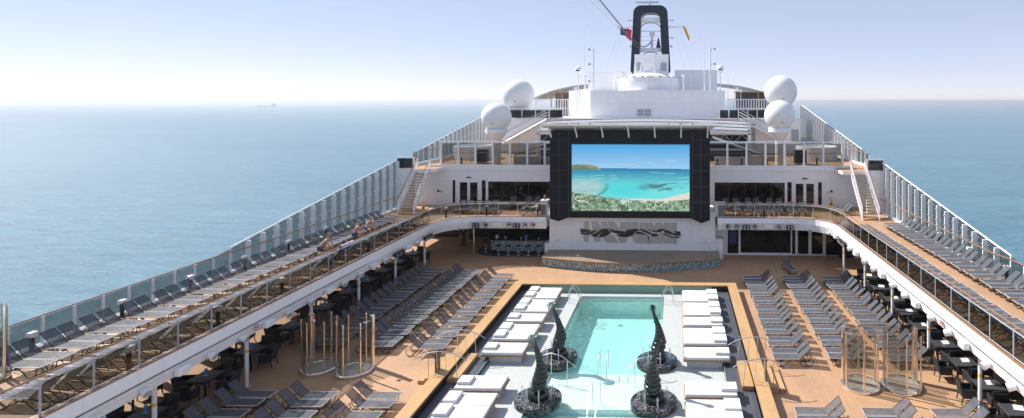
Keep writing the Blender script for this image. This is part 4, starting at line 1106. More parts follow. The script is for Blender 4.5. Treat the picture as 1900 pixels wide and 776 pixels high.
def table():
    t = thing('dining_table', 'x', 'table')
    part('tabletop', MB().rbox(-.5,.5,-.42,.42,.72,.76,.03), 'table_top', t)
    for sx in (-1,1):
        for sy in (-1,1): part('leg', MB().box(sx*.46-.03, sx*.46+.03, sy*.38-.03, sy*.38+.03, 0, .72), 'wicker', t)
    part('apron', MB().box(-.46,.46,-.38,.38,.62,.72), 'wicker', t)
    return t
TB = Maker(table())
def card_up():
    t = thing('table_card', 'x', 'card'); part('card', MB().add([(-.06,0,.0),(.06,0,.0),(.06,.05,.27),(-.06,.05,.27),(-.06,.012,.0),(.06,.012,.0),(.06,.058,.27),(-.06,.058,.27)],[(0,1,2,3),(7,6,5,4),(0,4,5,1),(1,5,6,2),(2,6,7,3),(3,7,4,0)]), 'blue_card', t)
    part('foot', MB().box(-.07,.07,-.03,.08,0,.012), 'white_card', t); return t
def card_flat():
    t = thing('table_menu', 'x', 'menu'); part('sheet', MB().add([(-.17,-.11,.02),(.17,-.09,.02),(.17,.13,.1),(-.17,.11,.1),(-.17,-.11,.012),(.17,-.09,.012),(.17,.13,.092),(-.17,.11,.092)],[(0,1,2,3),(7,6,5,4),(0,4,5,1),(1,5,6,2),(2,6,7,3),(3,7,4,0)]), 'white_card', t)
    part('stand', MB().box(-.1,.1,.03,.08,0,.05), 'silver_tube', t); return t
CU = Maker(card_up()); CF = Maker(card_flat())
TL = [(-19.3, 17.2)]+[(-19.13,19.84),(-19.28,22.63),(-19.31,25.13),(-19.36,27.92),(-19.32,30.54),(-19.41,33.0),(-19.48,35.1),(-19.53,37.18),(-19.56,39.24),(-19.55,41.46)]
TR = [(12.42,18.9),(12.42,21.0),(12.42,22.85),(12.42,24.8),(12.42,26.6),(12.4,28.7),(12.4,30.6),(12.4,32.6),(12.35,34.6),(12.35,36.8)]
for nm, T, sd in (('left', TL, -1), ('right', TR, 1)):
    for k, (x, y) in enumerate(T):
        w = '%s from the front' % ordw(k+1)
        TB((x, y, 0), random.uniform(-.04,.04)+(0 if sd > 0 else PI/2), 'dark rectangular table under the %s balcony, %s' % (nm, w), 'dining tables under the balconies')
        for dx, dy, rz, pos in ((0,.78,0,'far'),(0,-.80,PI,'near'),(-.86,0,PI/2,'left'),(.86,0,-PI/2,'right')):
            if sd > 0 and pos in ('far','near'): dy *= .9
            CH((x+dx+random.uniform(-.06,.06), y+dy+random.uniform(-.05,.05), 0), rz+random.uniform(-.2,.2), 'dark wicker armchair on the %s side of the %s table under the %s balcony' % (pos, ordw(k+1), nm), 'wicker armchairs round the tables')
        if sd < 0: CU((x, y, .762), random.uniform(-.5,.5)+.3, 'upright blue card on the left balcony table %s' % w, 'blue cards on the dining tables')
        else: CF((x+.05, y, .762), random.uniform(-.4,.2), 'flat white menu on the right balcony table %s' % w, 'white menus on the dining tables')
for k,(x,y) in enumerate(((-21.3,21.5),(-21.3,26.6),(-21.3,31.8),(-21.3,36.5))):
    TB((x,y,0),0,'dark table by the left window wall, %s from the front' % ordw(k+1),'dining tables by the left windows')
    for dx, dy, rz, pos in ((0,.8,0,'far'),(0,-.8,PI,'near')):
        CH((x+dx,y+dy,0), rz+random.uniform(-.2,.2), 'dark wicker armchair on the %s side of the %s table by the left window wall' % (pos, ordw(k+1)), 'wicker armchairs by the left windows')

# ------------------------------------------------------------------ lights and speakers on the fascias
def spot(mat):
    t = thing('spotlight','x','spotlight')   # faces +x, hangs from origin
    part('yoke', MB().tube([(0,-.12,-.18),(0,-.14,-.02),(0,.14,-.02),(0,.12,-.18)], .015, 6), mat, t)
    m = MB(); m.tube([(-.14,0,-.20),(.0,0,-.22),(.12,0,-.26)], [.10,.13,.15], 16); part('housing', m, mat, t, True)
    m = MB(); m.tube([(.118,0,-.262),(.135,0,-.268)], [.12,.12], 16); part('lens', m, 'grey_steel' if mat != 'dark_metal' else 'silver_tube', t, True)
    return t
def boxspk():
    t = thing('wall_speaker','x','speaker')
    part('housing', MB().rbox(-.12,.14,-.24,.24,-.30,-.02,.06), 'white_metal', t, True); part('grille', MB().box(.141,.15,-.18,.18,-.26,-.08), 'fence_white', t); part('bracket', MB().box(-.2,-.12,-.03,.03,-.2,-.1), 'dark_metal', t); return t
SW, SD, BX = Maker(spot('white_metal')), Maker(spot('dark_metal')), Maker(boxspk())
for side in (-1, 1):
    nm = 'left' if side < 0 else 'right'
    x = EL+.26 if side < 0 else ER-.26; rz = 0 if side < 0 else PI
    ns = nb = nd = 0
    for k in range(6):
        y = 15.1+4.2*k if side < 0 else 17.8+4.4*k
        BX((x-.02*side*-1,y+.1,2.72), rz, 'white box speaker on the %s balcony edge, %s from the front' % (nm, ordw(k+1)), 'box speakers on the balcony edges')
        for dy, c in ((1.35,'s'),(2.9,'m')):
            if k >= 4 and c == 'm':
                for j in range(3):
                    nd += 1; SD((x,y+dy+.45*j-.3,2.70), rz+random.uniform(-.5,.5), 'black stage spotlight on the %s balcony edge, %s from the front' % (nm, ordw(nd)), 'black spotlights on the balcony edges')
            else:
                ns += 1; SW((x,y+dy,2.72), rz+random.uniform(-.6,.3), 'white round spotlight on the %s balcony edge, %s from the front' % (nm, ordw(ns)), 'white spotlights on the balcony edges')
yq = YE-.28
bar_x = {'left': (-16.2,-9.95), 'right': (3.5,9.2)}
for nm, xs in (('left', ((-15.15,'d'),(-14.4,'s'),(-12.65,'s'),(-12.05,'d'),(-11.4,'s'),(-10.8,'s'))), ('right', ((3.85,'s'),(4.5,'s'),(5.2,'d'),(5.85,'s'),(7.65,'s'),(8.45,'d')))):
    a, b = bar_x[nm]
    single('light_bar', MB().tube([(a,yq+.05,2.86),(b,yq+.05,2.86)], .02, 6), 'silver_tube', 'thin horizontal lighting bar on the far %s balcony edge' % nm, 'light bar')
    c = 0
    for x, kd in xs:
        c += 1
        if kd == 's': SD((x,yq,2.84), -PI/2+random.uniform(-.4,.4), 'black stage spotlight on the far %s lighting bar, %s fixture from the left' % (nm, ordw(c)), 'spotlights on the far lighting bars')
        else:
            t = thing('blinder_light', 'square black four lamp light on the far %s bar, %s fixture from the left' % (nm, ordw(c)), 'stage light', (x,yq,2.4), 0, 'four lamp lights on the far bars')
            part('housing', MB().rbox(-.26,.26,-.1,.08,.0,.38,.03), 'dark_metal', t, world=False)
            for i in (-1,1):
                for j in (.1,.28): part('lamp', MB().tube([(i*.12,-.1,j),(i*.12,-.115,j)], .06, 12), 'silver_tube', t, world=False)
    px = -13.55 if nm == 'left' else 6.9
    single('panel_light', MB().rbox(px-.35,px+.35,yq,yq+.06,2.5,2.82,.03), 'warm_white', 'flat white panel light in the middle of the far %s lighting bar' % nm, 'panel light')
for k,(x,y) in enumerate(((-16.4,YE-.35),(-18.6+2.2,41.8),(9.9,YE-.3),(10.9,41.3))):
    if k in (0,2): SW((x,y,2.66), -PI/2, 'white round lamp on the curved corner of the %s balcony edge' % ('left' if k==0 else 'right'), None)
# no smoking signs: red ring with a bar and a small cigarette
for nm, x, y, s in (('left', EL+.165, 23.0, 1), ('right', ER-.175, 24.3, -1)):
    t = thing('no_smoking_sign', 'small round red no smoking sign on the %s balcony edge' % nm, 'sign', (x, y, 2.5))
    part('plate', MB().tube([(0,0,.12),(.012*s,0,.12)], .13, 20), 'white_card', t, world=False)
    part('ring', MB().tube([(.02*s,.11*math.cos(2*PI*k/20),.12+.11*math.sin(2*PI*k/20)) for k in range(20)], .014, 5, closed=True), 'red_paint', t, world=False)
    part('bar', MB().tube([(.02*s,-.08,.20),(.02*s,.08,.04)], .012, 5), 'red_paint', t, world=False)
    part('cigarette', MB().box(.012*s,.017*s,-.06,.06,.11,.13), 'dark_metal', t, world=False)

# bollard lamps and waste posts on the balconies
def bollard():
    t = thing('bollard_lamp','x','bollard lamp')
    part('post', MB().cyl(0,0,0,.62,.07,14), 'dark_metal', t, True); part('cap', MB().rbox(-.12,.12,-.12,.12,.62,.80,.03), 'white_metal', t); return t
BL = Maker(bollard())
for k,(x,y) in enumerate(((-22.35,19.0),(-22.35,22.2),(-22.35,25.4),(-22.35,28.7),(-22.35,32.0),(-22.35,35.5))):
    BL((x,y,ZU),0,'bollard lamp with white cap by the left sea fence, %s from the shower' % ordw(k+1),'bollard lamps by the left sea fence')
for k,(x,y) in enumerate(((-17.75,18.0),(-17.75,21.6),(-17.75,25.2),(-17.75,28.8),(-17.75,32.4),(-17.75,36))):
    BL((x-.15,y,ZU),0,'bollard lamp with white cap behind the left balcony glass, %s from the shower' % ordw(k+1),'bollard lamps behind the left balcony glass')
for k,(x,y) in enumerate(((16.05,24.5),(16.05,28),(16.05,31.5),(16.05,35),(16.05,38.6))):
    BL((x,y,ZU),0,'bollard lamp with white cap by the right sea fence, %s from the stairs' % ordw(5-k),'bollard lamps by the right sea fence')
for k,(x,y) in enumerate(((-17.4,42.3),(-14.5,42.85),(-10.6,42.85),(6.6,42.85))):
    BL((x,y,ZU),0,'bollard lamp on the far balcony, %s from the left' % ordw(k+1),'bollard lamps on the far balcony')
def cone():
    t = thing('wet_floor_sign','x','floor sign')
    m = MB(); m.lathe(0,0,[(.17,0),(.17,.03),(.12,.05),(.10,.5),(.07,.92),(.03,.97)],8); part('cone', m, 'yellow_plastic', t)
    part('stripe', MB().lathe(0,0,[(.112,.34),(.098,.52)],8), 'dark_metal', t); return t
CN = Maker(cone())
CN((-19.9,44.0,ZU),0,'tall yellow wet floor sign standing beside the left stairs',None); CN((12.65,46.6,ZU),0,'tall yellow wet floor sign against the wall beside the right stairs',None)
t = thing('towel_locker','white towel locker at the right end of the far left balcony','locker',(-10.1,43.4,ZU)); part('body',MB().box(-.3,.25,-.3,.3,0,1.15),'white_paint',t,world=False); part('top',MB().box(-.34,.29,-.34,.34,1.152,1.2),'white_metal',t,world=False); part('dispenser',MB().cyl(-.05,0,1.2,1.55,.08,12),'bed_wood',t,world=False)
t = thing('towel_locker','low white towel locker at the left end of the far right balcony','locker',(3.3,43.5,ZU)); part('body',MB().box(-.4,.4,-.3,.3,0,1.0),'white_paint',t,world=False); part('top',MB().box(-.44,.44,-.34,.34,1.002,1.05),'white_metal',t,world=False)
# towel over the left balcony rail
m = MB(); vs=[]; fs=[]
for i in range(9):
    y = 29.4+.14*i
    for j,(dx,dz) in enumerate(((-.12,-.38),(-.07,-.1),(-.02,.045),(.05,.04),(.08,-.16))): vs.append((EL-.14+dx+.01*math.sin(i*2.1),y,ZU+1.13+dz+.012*math.sin(i*1.7)))
for i in range(8):
    for j in range(4): fs.append((i*5+j,(i+1)*5+j,(i+1)*5+j+1,i*5+j+1))
m.add(vs,fs); o = single('towel', m, 'towel', 'patterned towel draped over the handrail of the left balcony', 'towel')

# ------------------------------------------------------------------ people
def skin_mesh(name, verts, edges, radii, mat, parent, root=0, sub=2):
    me = bpy.data.meshes.new(name); me.from_pydata(verts, edges, []); o = bpy.data.objects.new(name, me); COL.objects.link(o)
    sk = o.modifiers.new('Skin','SKIN'); sv = me.skin_vertices[0].data
    for i, r in enumerate(radii): sv[i].radius = (r, r) if not isinstance(r, tuple) else r
    sv[root].use_root = True
    ss = o.modifiers.new('Sub','SUBSURF'); ss.levels = ss.render_levels = sub
    me.materials.append(M[mat])
    dg = bpy.context.evaluated_depsgraph_get(); ev = o.evaluated_get(dg); me2 = bpy.data.meshes.new_from_object(ev)
    me2.polygons.foreach_set('use_smooth', [True]*len(me2.polygons)); me2.name = name
    o.modifiers.clear(); o.data = me2
    if not me2.materials: me2.materials.append(M[mat])
    if parent: o.parent = parent
    return o
def person(J, label, loc, rz, shirt, bottoms, long_legs=False, bald=False, group=None):
    # J: joints in local metres: pelvis, chest, neck, head, and for s in l,r: shoulder, elbow, wrist, hip, knee, ankle, toe
    t = thing('person', label, 'person', loc, rz, group)
    V = []; E = []; RR_ = []
    def v(p, r): V.append(Vector(p)); RR_.append(r); return len(V)-1
    pel = v(J['pelvis'], .135); bel = v((Vector(J['pelvis'])+Vector(J['chest']))/2, .125); ch = v(J['chest'], .15); nk = v(J['neck'], .06)
    hd = Vector(J['head']); nv = (hd-Vector(J['neck'])).normalized()
    h0 = v(hd-nv*.05, .085); h1 = v(hd+nv*.05, .10); h2 = v(hd+nv*.11, .06)
    E += [(pel,bel),(bel,ch),(ch,nk),(nk,h0),(h0,h1),(h1,h2)]
    for s in 'lr':
        sh = v(J['shoulder_'+s], .062); el = v(J['elbow_'+s], .042); wr = v(J['wrist_'+s], .028)
        d = (Vector(J['wrist_'+s])-Vector(J['elbow_'+s])).normalized(); side = d.orthogonal().normalized()
        pm = v(Vector(J['wrist_'+s])+d*.06, .033); E += [(ch,sh),(sh,el),(el,wr),(wr,pm)]
        nrm = d.cross(side)
        for q, (o_, L) in enumerate(((-.03,.065),(-.012,.08),(.008,.085),(.028,.07))):
            a = v(V[pm]+d*.035+side*o_, .009); b = v(V[pm]+d*(.035+L*.6)+side*o_*1.1+nrm*.008, .008); c_ = v(V[pm]+d*(.035+L)+side*o_*1.1+nrm*.03, .007); E += [(pm,a),(a,b),(b,c_)]
        a = v(V[pm]+side*.045+d*.0, .011); b = v(V[pm]+side*.065+d*.035, .009); E += [(pm,a),(a,b)]
        hp = v(J['hip_'+s], .095); kn = v(J['knee_'+s], .06); an = v(J['ankle_'+s], .038); to = v(J['toe_'+s], .034)
        cf = v(Vector(J['knee_'+s])*.62+Vector(J['ankle_'+s])*.38, .055)
        E += [(pel,hp),(hp,kn),(kn,cf),(cf,an),(an,to)]
    skin_mesh('body', V, E, RR_, 'skin', t)
    # hair cap, shirt, shorts as children that follow the body
    fwd = Vector(J.get('face', (0,-1,0)))
    if not bald:
        skin_mesh('hair', [hd-fwd*.03-nv*.0, hd-fwd*.02+nv*.07, hd+nv*.11], [(0,1),(1,2)], [.098,.104,.07], 'hair', t, 0, 1)
    m = MB(); up = nv; rt = fwd.cross(up).normalized()
    m.sphere(tuple(hd+fwd*.10+up*.0), .018, 6, 4)
    part('nose', m, 'skin', t, world=False)
    m = MB()
    for s_ in (-1,1): m.sphere(tuple(hd+fwd*.088+rt*.035*s_+up*.03), .011, 6, 4)
    part('eyes', m, 'dark_metal', t, world=False)
    m = MB(); m.sphere(tuple(hd+fwd*.088-up*.045), .018, 6, 4, .35); part('mouth', m, 'red_paint', t, world=False)
    if shirt:
        P = [Vector(J['pelvis'])*.85+Vector(J['chest'])*.15, (Vector(J['pelvis'])+Vector(J['chest']))/2, Vector(J['chest']), Vector(J['chest'])*.5+Vector(J['neck'])*.5]
        e = [(0,1),(1,2),(2,3)]; rr = [.15,.142,.165,.10]
        for s in 'lr':
            P += [Vector(J['shoulder_'+s]), Vector(J['shoulder_'+s])*.45+Vector(J['elbow_'+s])*.55]; e += [(2,len(P)-2),(len(P)-2,len(P)-1)]; rr += [.078,.062]
        skin_mesh('shirt', P, e, rr, shirt, t, 1)
    if bottoms:
        P = [Vector(J['pelvis'])]; e = []; rr = [.15]
        for s in 'lr':
            k = .92 if long_legs else .5
            a = Vector(J['hip_'+s]); b = Vector(J['knee_'+s])
            P.append(a); e.append((0,len(P)-1)); rr.append(.11)
            if long_legs:
                P.append(b); e.append((len(P)-2,len(P)-1)); rr.append(.075)
                P.append(b*.1+Vector(J['ankle_'+s])*.9); e.append((len(P)-2,len(P)-1)); rr.append(.058)
            else:
                P.append(a*.45+b*.55); e.append((len(P)-2,len(P)-1)); rr.append(.09)
        skin_mesh('trousers' if long_legs else 'shorts', P, e, rr, bottoms, t, 0)
    return t
def stand_pose(arm=.1, st=.1):
    return dict(pelvis=(0,0,.98), chest=(0,0,1.33), neck=(0,-.01,1.52), head=(0,-.03,1.66), face=(0,-1,0),
      shoulder_l=(-.19,0,1.44), elbow_l=(-.25,.03,1.15), wrist_l=(-.22,-.1-arm,.92), shoulder_r=(.19,0,1.44), elbow_r=(.26,.02,1.15), wrist_r=(.25,-.1,.90),
      hip_l=(-.09,0,.92), knee_l=(-.11,-st*.6,.50), ankle_l=(-.12,-st*.4,.09), toe_l=(-.13,-.18-st*.4,.035), hip_r=(.09,0,.92), knee_r=(.11,st*.1,.50), ankle_r=(.12,st,.09), toe_r=(.14,-.14+st,.035))
person(stand_pose(.05,.12), 'waiter in black clothes standing in the shade left of the bar pole', (-17.3,45.5,0), .6, 'shirt_black', 'shirt_black', True)
person(stand_pose(.25,.05), 'waiter in black clothes standing farther back by the dark rear wall', (-17.5,47.9,0), -.5, 'shirt_black', 'shirt_black', True)
def sit_pose(lean=.12):   # sitting on a 0.38 m seat edge, facing -y
    return dict(pelvis=(0,.05,.50), chest=(0,-.02-lean,.86), neck=(0,-.06-lean,1.05), head=(0,-.10-lean,1.19), face=(0,-.9,-.3),
      shoulder_l=(-.19,-.03-lean,.96), elbow_l=(-.26,-.2-lean,.72), wrist_l=(-.16,-.42-lean*.5,.62), shoulder_r=(.19,-.03-lean,.96), elbow_r=(.26,-.2-lean,.72), wrist_r=(.14,-.42-lean*.5,.62),
      hip_l=(-.1,0,.47), knee_l=(-.16,-.45,.50), ankle_l=(-.17,-.45,.09), toe_l=(-.18,-.62,.035), hip_r=(.1,0,.47), knee_r=(.16,-.45,.50), ankle_r=(.17,-.42,.09), toe_r=(.18,-.6,.035))
person(sit_pose(.18), 'bare chested person sitting on a lounger foot on the left balcony', (-20.25,35.0,ZU-.03), R(120), None, 'trunks_blue')
person(sit_pose(.1), 'person in a white shirt sitting beyond the bare chested sitter on the left balcony', (-20.2,36.6,ZU-.03), R(60), 'shirt_white', 'trunks_blue')
person(sit_pose(.3), 'person in a tan shirt bending forward on a lounger foot on the left balcony', (-20.2,31.6,ZU-.03), R(100), 'shirt_tan', 'trunks_blue')
# reclining, along +x with head at +x
rc = dict(pelvis=(1.05,0,.50), chest=(1.36,0,.68), neck=(1.50,0,.83), head=(1.59,0,.94), face=(-.6,-.1,.79),
  shoulder_l=(1.42,-.19,.76), elbow_l=(1.20,-.30,.62), wrist_l=(1.0,-.2,.62), shoulder_r=(1.42,.19,.76), elbow_r=(1.22,.30,.60), wrist_r=(1.0,.2,.62),
  hip_l=(1.0,-.1,.47), knee_l=(.62,-.13,.80), ankle_l=(.34,-.12,.44), toe_l=(.18,-.12,.41), hip_r=(1.0,.1,.47), knee_r=(.56,.12,.66), ankle_r=(.2,.12,.44), toe_r=(.06,.14,.47))
person(rc, 'person in white reclining with raised knees on a sideways lounger on the far left balcony', (-12.15,43.3,ZU), R(4), 'shirt_white', 'shirt_white', True)
# ------------------------------------------------------------------ terrace level behind the wind screens
def dome(x, y, z, r, zfoot, label, collar=True):
    t = thing('satellite_dome', label, 'satellite dome', (x, y, zfoot))
    prof = []
    for i in range(25):
        a = PI*i/24; rr = r*math.sin(a); zz = -r*math.cos(a)
        if zz < -r*.80: continue
        prof.append((rr*(1 if zz > 0 else 1-.0*abs(zz)), z-zfoot+zz))
    prof = [(r*.62, z-zfoot-r*.80)]+prof
    m = MB(); m.lathe(0,0,prof,40); part('shell', m, 'radome_shell', t, True, False)
    zb = z-zfoot-r*.80
    part('collar', MB().lathe(0,0,[(r*.66,zb-.42),(r*.74,zb-.36),(r*.74,zb-.02),(r*.64,zb+.0)],36), 'white_metal', t, True, False)
    part('cone', MB().lathe(0,0,[(r*.28,zb-1.15),(r*.66,zb-.425)],36), 'warm_white', t, True, False)
    part('pedestal', MB().cyl(0,0,0,zb-1.15,r*.30,24), 'warm_white', t, True, False)
    part('vent', MB().box(-.08,.08,-r*.93-.0,-r*.86,z-zfoot-r*.45,z-zfoot-r*.40), 'dark_metal', t, world=False)
    return t
dome(-15.9, 49.6, 10.6, 1.30, ZT, 'near left white satellite dome on a cone pedestal behind the wind screen')
dome(9.0, 49.6, 10.75, 1.33, ZT, 'near right white satellite dome on a cone pedestal behind the wind screen')
dome(-17.5, 62.3, 12.7, 1.74, 8.0, 'far left white satellite dome above the aft deck rail')
dome(11.4, 62.3, 13.05, 1.78, 8.0, 'far right white satellite dome partly hidden behind the near one')

# retractable pool roof: nested arched white ribs seen behind the screen
t = thing('sliding_roof', 'stack of arched white sliding roof sections behind the big screen', 'roof', (-3.1, 55, ZT))
for k in range(4):
    y = 53.6+k*1.3; zt = .27*k
    pts = []
    N = 24
    m = MB()
    def az(x): return 8.95+.30*(1-((x+3.1)/10.4)**2)+zt
    xs = [-13.3+20.4*i/N for i in range(N+1)]
    poly = [(x, az(x)+.12) for x in xs]+[(x, az(x)-.12) for x in xs[::-1]]
    m.prism_xz(poly, y, y+1.2)
    part('arched_beam', m, 'white_metal', t)
    part('dark_seam', MB().tube([(x, y+.1, az(x)+.14) for x in xs], .03, 5), 'dark_metal', t)
    part('side_frame', MB().box(-13.35-.15*k, -13.05-.15*k, y, y+.3, ZT, az(-13.3)).box(6.75+.15*k, 7.05+.15*k, y, y+.3, ZT, az(6.9)), 'white_metal', t)
m = MB()
for k in range(12):
    x = -13+20*k/12
    m.tube([(x,53.5,8.0),(x+.85,53.5,8.85),(x+1.66,53.5,8.0)], .04, 5)
m.tube([(-13.2,53.5,8.0),(7.0,53.5,8.0)], .06, 5)
part('truss', m, 'grey_steel', t)
part('glass_wall', MB().box(-13.0, 6.7, 53.9, 53.95, ZT+.01, 8.8), 'window_glass', t)
part('cross_beam', MB().box(-13.2, 7.0, 53.4, 53.6, 7.35, 7.55), 'white_metal', t)
for side in (-1, 1):
    x0, x1 = (-14.2, -10.0) if side < 0 else (3.3, 7.4)
    nm = 'left' if side < 0 else 'right'
    t = thing('sloping_glass_roof', 'low sloping roof with white beams behind the wind screen, %s of the big screen' % nm, 'roof', ((x0+x1)/2, 51, ZT))
    xa = x0 if side < 0 else x1; xb = x1 if side < 0 else x0
    for k in range(4):
        y = 49.2+k*.9
        part('beam', MB().tube([(xa,y,ZT+.9),(xb,y,ZT+2.3)], .07, 6), 'white_metal', t)
    m = MB(); m.add([(xa,49,ZT+.82),(xb,49,ZT+2.22),(xb,52.6,ZT+2.22),(xa,52.6,ZT+.82),(xa,49,ZT+.78),(xb,49,ZT+2.18),(xb,52.6,ZT+2.18),(xa,52.6,ZT+.78)],[(0,1,2,3),(7,6,5,4),(0,4,5,1),(1,5,6,2),(2,6,7,3),(3,7,4,0)])
    part('glazing', m, 'window_glass', t)
    part('base_wall', MB().box(x0, x1, 49.0, 49.1, ZT+.003, ZT+.75), 'white_paint', t)
def equip(x, y, lab):
    t = thing('equipment_rack', lab, 'equipment', (x, y, ZT))
    part('dark_cabinet', MB().rbox(-.5,.5,-.4,.4,.1,1.25,.04), 'bar_dark', t, world=False)
    for i in range(5): part('rung', MB().tube([(-.95,-.2,.25+.25*i),(-.6,-.2,.25+.25*i)], .02, 5), 'silver_tube', t, world=False)
    part('ladder_side', MB().tube([(-.95,-.2,0),(-.95,-.2,1.5)], .03, 5).tube([(-.6,-.2,0),(-.6,-.2,1.5)], .03, 5), 'silver_tube', t, world=False)
equip(-17.4, 50.2, 'dark cabinet with a small white ladder beside the near left dome'); equip(10.9, 50.2, 'dark cabinet with a small white ladder beside the near right dome')
for nm, x, y in (('left',-19.6,54.5),('right',13.4,54.5)):
    t = thing('round_tub', 'round white walled tub on the %s side of the terrace deck' % nm, 'tub', (x, y, ZT))
    part('wall', MB().lathe(0,0,[(1.9,.002),(1.95,1.25),(1.8,1.3),(1.7,1.0)],32), 'white_paint', t, True, False)
    part('cover', MB().cyl(0,0,.9,.95,1.69,32), 'grey_steel', t, world=False)
for k,(x,y) in enumerate(((-18.6,48.5),(-11.6,48.6),(3.5,48.5),(5.6,48.6),(7.7,48.5),(12.0,48.7))):
    BL((x,y,ZT),0,'black bollard lamp behind the terrace wind screen, %s from the left' % ordw(k+1),'bollard lamps behind the wind screen')

# aft block with roof deck, stairs, railings
t = thing('aft_deck_house', 'white aft deck house carrying the domes and the funnel block', 'deck house', (-3.2, 64, ZT))
part('wall', MB().box(-19.6, 13.2, 60.5, 108, ZT+.003, ZC-.02), 'white_paint', t)
part('roof_edge', MB().box(-19.8, 13.4, 60.3, 108.2, ZC-.018, ZC+.02), 'white_metal', t)
part('dark_louvre', MB().box(6.9, 8.4, 60.46, 60.495, 7.4, 9.6), 'grey_steel', t); part('dark_louvre', MB().box(12.2, 13.0, 60.46, 60.495, 7.6, 9.0), 'grey_steel', t)
part('door', MB().box(-17.6, -16.8, 60.45, 60.49, ZT+.02, 8.5), 'warm_white', t)
for nm, xa, xb, za, zb in (('left',-18.2,-13.6,7.6,10.1),('right',10.9,6.6,7.8,10.1)):
    t = thing('side_stairs', 'steep white stairs running down the front of the aft deck house on the %s' % nm, 'stairs', ((xa+xb)/2, 59.7, za))
    for y in (58.9, 60.1):
        part('stringer', MB().tube([(xa,y,za),(xb,y,zb)], .10, 4), 'white_metal', t)
        for h in (.45,.75,1.05): part('rail', MB().tube([(xa,y,za+h),(xb,y,zb+h)], .025, 5), 'white_metal' if h < 1 else 'grey_steel', t)
    for i in range(13):
        f = (i+.5)/13; part('step', MB().box(xa+(xb-xa)*f-.13, xa+(xb-xa)*f+.13, 58.95, 60.05, za+(zb-za)*f-.02, za+(zb-za)*f+.02), 'grey_steel', t)
for side, x0, x1 in ((-1,-19.6,-12.2),(1,4.6,9.6)):
    nm = 'left' if side < 0 else 'right'
    t = thing('roof_railing', 'dark glass railing along the front of the aft roof, %s of the funnel block' % nm, 'railing', ((x0+x1)/2, 60.5, ZC))
    n = 5
    for i in range(n+1): part('post', MB().box(x0+(x1-x0)*i/n-.03, x0+(x1-x0)*i/n+.03, 60.5, 60.56, ZC+.02, ZC+.98), 'white_metal', t)
    for i in range(n): part('glass_pane', MB().box(x0+(x1-x0)*i/n+.05, x0+(x1-x0)*(i+1)/n-.05, 60.52, 60.54, ZC+.06, ZC+.9), 'window_glass', t)
    part('rail', MB().tube([(x0,60.53,ZC+1.0),(x1,60.53,ZC+1.0)], .04, 6), 'white_metal', t)
    m2 = thing('roof_fence', 'white slatted fence standing on the aft roof, %s of the funnel block' % nm, 'fence', ((x0+x1)/2, 66, ZC))
    xx0, xx1 = (-17.5,-12.6) if side < 0 else (6.0, 11.8)
    k = 0
    while xx0+k*.3 < xx1: part('slat', MB().box(xx0+k*.3-.05, xx0+k*.3+.05, 66, 66.05, ZC+.02, ZC+2.0), 'white_metal', m2); k += 1
    part('rail', MB().box(xx0-.1, xx1+.1, 65.95, 66.1, ZC+2.002, ZC+2.1).box(xx0-.1, xx1+.1, 65.95, 65.999, ZC+1.0, ZC+1.08), 'white_metal', m2)
    t3 = thing('roof_bar', 'small open kiosk with wooden frame on the aft roof, %s of the funnel block' % nm, 'kiosk', ((xx0+xx1)/2, 70, ZC))
    bx0, bx1 = (-15.5,-12.8) if side < 0 else (7.5,12.5)
    part('back', MB().box(bx0, bx1, 72, 72.1, ZC+.02, ZC+2.9), 'inner_wall', t3)
    for x in (bx0, (bx0+bx1)/2, bx1): part('post', MB().box(x-.08, x+.08, 69.5, 69.66, ZC+.02, ZC+2.9), 'bed_wood', t3)
    part('roof', MB().box(bx0-.2, bx1+.2, 69.2, 72.2, ZC+2.902, ZC+3.05), 'bed_wood', t3)
    part('counter', MB().box(bx0+.1, bx1-.1, 69.9, 70.3, ZC+.02, ZC+1.0), 'inner_wall', t3)

# lattice pergola roof behind
t = thing('lattice_roof', 'arched grey lattice roof far behind the funnel block', 'roof', (-3.2, 90, ZC))
def lz(x, y): return 14.8-2.5*abs((x+3.2)/18.5)**4-.25*((y-92)/10)**2
xs = [-21.7+37*i/24 for i in range(25)]
for y in (84, 88, 92, 96): part('arch', MB().tube([(x, y, lz(x,y)) for x in xs], .14, 6), 'lattice', t)
m = MB()
for i in range(-6, 26):
    p1 = []; p2 = []
    for j in range(9):
        y = 84+1.5*j; xa = -21.7+37*(i+j*.75)/24; xb = -21.7+37*(i+6-j*.75)/24
        if -21.7 <= xa <= 15.3: p1.append((xa, y, lz(xa,y)))
        if -21.7 <= xb <= 15.3: p2.append((xb, y, lz(xb,y)))
    if len(p1) > 1: m.tube(p1, .13, 5)
    if len(p2) > 1: m.tube(p2, .13, 5)
part('lattice_bars', m, 'lattice', t)
m = MB(); vs = []; fs = []; n2 = 5
for x in xs:
    for j in range(n2): y = 84+12*j/(n2-1); vs.append((x, y, lz(x,y)-.15))
for i in range(24):
    for j in range(n2-1):
        if (i+j) % 3 != 0: fs.append((i*n2+j,(i+1)*n2+j,(i+1)*n2+j+1,i*n2+j+1))
m.add(vs, fs); part('shade_panels', m, 'lattice_panel', t)
for x in (-21, -15, 9, 14.6): part('support', MB().box(x-.15, x+.15, 84, 84.3, ZT if abs(x+3.2) > 17 else ZC, lz(x,84)), 'white_metal', t)

